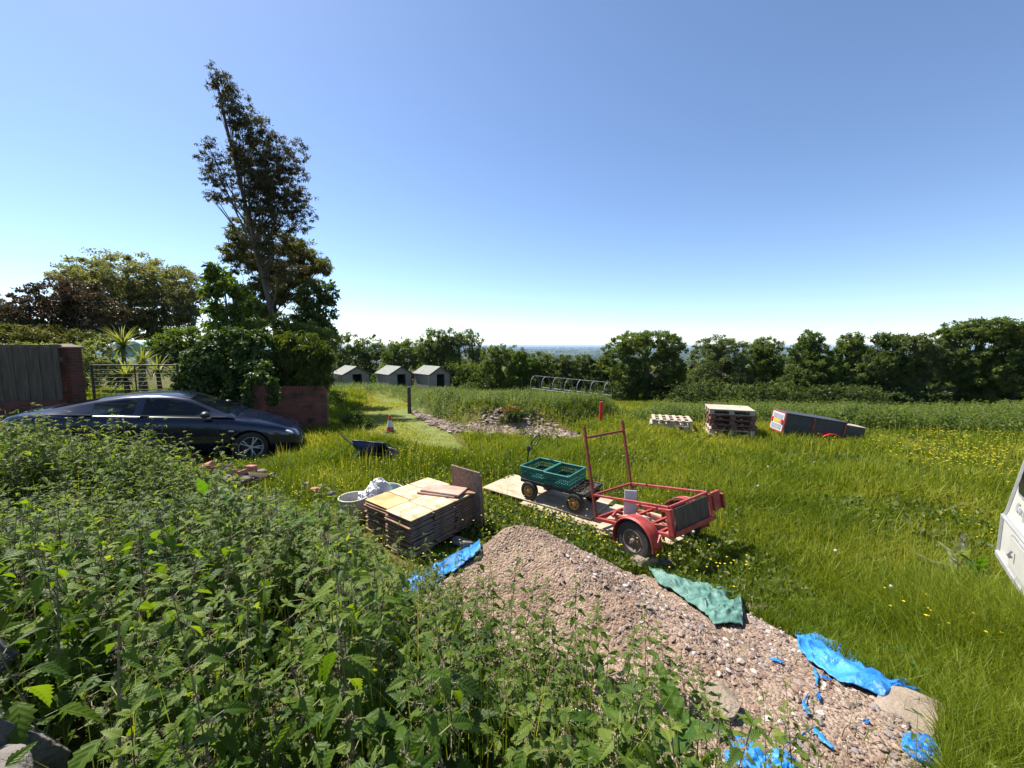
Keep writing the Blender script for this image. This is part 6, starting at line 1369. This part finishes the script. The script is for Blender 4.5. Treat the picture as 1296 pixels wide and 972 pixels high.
dock(292, 628, 3.0, 10, .36, 2, 'broad-leaved dock with big shaded leaves below the rubble')
dock(372, 632, 2.9, 11, .32, 3, 'tall upright dock left of the board stack'); dock(408, 645, 2.7, 8, .30, 4, 'dock with pale upturned leaves nearest the board stack')
dock(580, 790, 1.75, 7, .28, 5, 'dock with one very large dark leaf at the foot of the heap'); dock(860, 905, 1.25, 7, .26, 6, 'dock with long leaves at the bottom edge below the heap')
dock(775, 880, 1.35, 8, .24, 7, 'low dock in the weeds at the bottom centre'); dock(1150, 905, 1.95, 5, .14, 8, 'small dock growing out of the gravel at the right'); dock(1215, 700, 3.4, 9, .30, 9, 'wide pale rosette of large leaves near the caravan corner', mt='leafpale')
dock(735, 668, 3.95, 10, .13, 10, 'small leafy rosette at the top edge of the gravel heap'); dock(1240, 720, 3.2, 8, .28, 11, 'second rosette of large leaves right beside the caravan'); dock(1140, 570, 8.0, 10, .28, 12, 'broad leaves at the edge of the weedy bank on the right'); dock(1120, 880, 2.2, 0+3, .12, 13, 'tiny seedling on the gravel near the long blue strip')

# sprouts and litter of weeds on the apron edge near the bottom
r = np.random.default_rng(33)
# ------------------------------------------------------------------ weedy bank on the right, weedy mound, scattered bushes
def weeds(name, poly, n, H, T, label, seed, mats=NF, hn=.8, cap=None):
    r = np.random.default_rng(seed); xs = [p[0] for p in poly]; ys = [p[1] for p in poly]; x = r.uniform(min(xs), max(xs), n*3); y = r.uniform(min(ys), max(ys), n*3)
    k = inpoly(x, y, poly) & (np.abs(x) < 1.45*y+1); k = np.where(k)[0][:n]; x, y = x[k], y[k]; ht = H*r.uniform(.7, 1.1, len(x))*(.6+.8*fbm(x*.8, y*.8, 3, seed))
    d_, _ = polydist(x, y, poly, True); ht *= .6+.4*sm(d_, 0, .5)
    o = scatter_plants(name, T, np.stack([x, y, g(x, y)-.02], 1), ht/.8, r.random(len(x))*6.3, mats, label, seed=seed, tilt=.12); return tag(o, label, kind='stuff')
weeds('weedy_bank', HEDGE, 7000, .70, TV, 'thick band of nettles and brambles behind the pallets and black trailer', 5)
weeds('mound_weeds', [(-4.6, 17.2), (-3.6, 14.2), (-2.4, 11.9), (-1.2, 10.9), (.4, 10.6), (1.4, 10.6), (2.2, 11.4), (4.2, 13.5), (4.6, 17), (3, 20.5), (-2, 21.5), (-4.4, 19.5)], 3600, .42, TV, 'leafy weeds covering the long earth mound', 6)
weeds('track_weeds', [(-14, 26), (-6.5, 22), (-4.5, 17.5), (-3.5, 21.5), (-5, 33), (-14, 32)], 1500, .5, TV, 'weeds around the sheds', 7)
tree('shrub', aty(655, 538, 10.6), blobs_px([(652, 527, 10, 6), (668, 528, 13, 7), (640, 531, 8, 5)], 10.6), 2600, .06, 'leafdark', 'dark low bush on the front edge of the weedy mound', 'shrub', trunk=False, seed=70)
tree('shrub', aty(645, 522, 10.9), blobs_px([(648, 520, 9, 5)], 10.9), 900, .06, 'leaforange', 'small orange-tinged weed clump above the dark low bush', 'shrub', trunk=False, seed=71)
tree('shrub', aty(455, 535, 10.2), blobs_px([(447, 530, 13, 8), (462, 536, 10, 7)], 10.2), 1800, .07, 'leafdark', 'dark weed clump in the shade beside the garden wall', 'shrub', trunk=False, seed=72)
tree('shrub', aty(1176, 555, 8.9), blobs_px([(1180, 556, 12, 4), (1195, 559, 10, 3)], 8.9), 700, .06, 'leaflight', 'yellow-green weed clump at the foot of the bank', 'shrub', trunk=False, seed=73)
tree('shrub', aty(420, 500, 15), blobs_px([(424, 502, 12, 7)], 15), 900, .08, 'leafmid', 'small bush just right of the garden wall end', 'shrub', trunk=False, seed=74)
for nm, pts, lb in (('hogweed', (1190, 640), 'dead brown flower stalk left of the caravan'),):
    v = atz(1216, 708, .25); e = empty('dead_stalk', (v.x, v.y, top(v.x, v.y)), 0, lb, 'dead stalk'); MB().tube([(0, 0, 0), (.01, 0, .3), (0, .01, .5)], [.006, .004, .002], 5).build('stem', M['bark'], e)
    mb = MB(); [mb.tube([(0, 0, .3+.03*k), (.05*math.cos(k*2.2), .05*math.sin(k*2.2), .36+.03*k)], .003, 4) for k in range(6)]; mb.build('seed_heads', M['bark'], e)
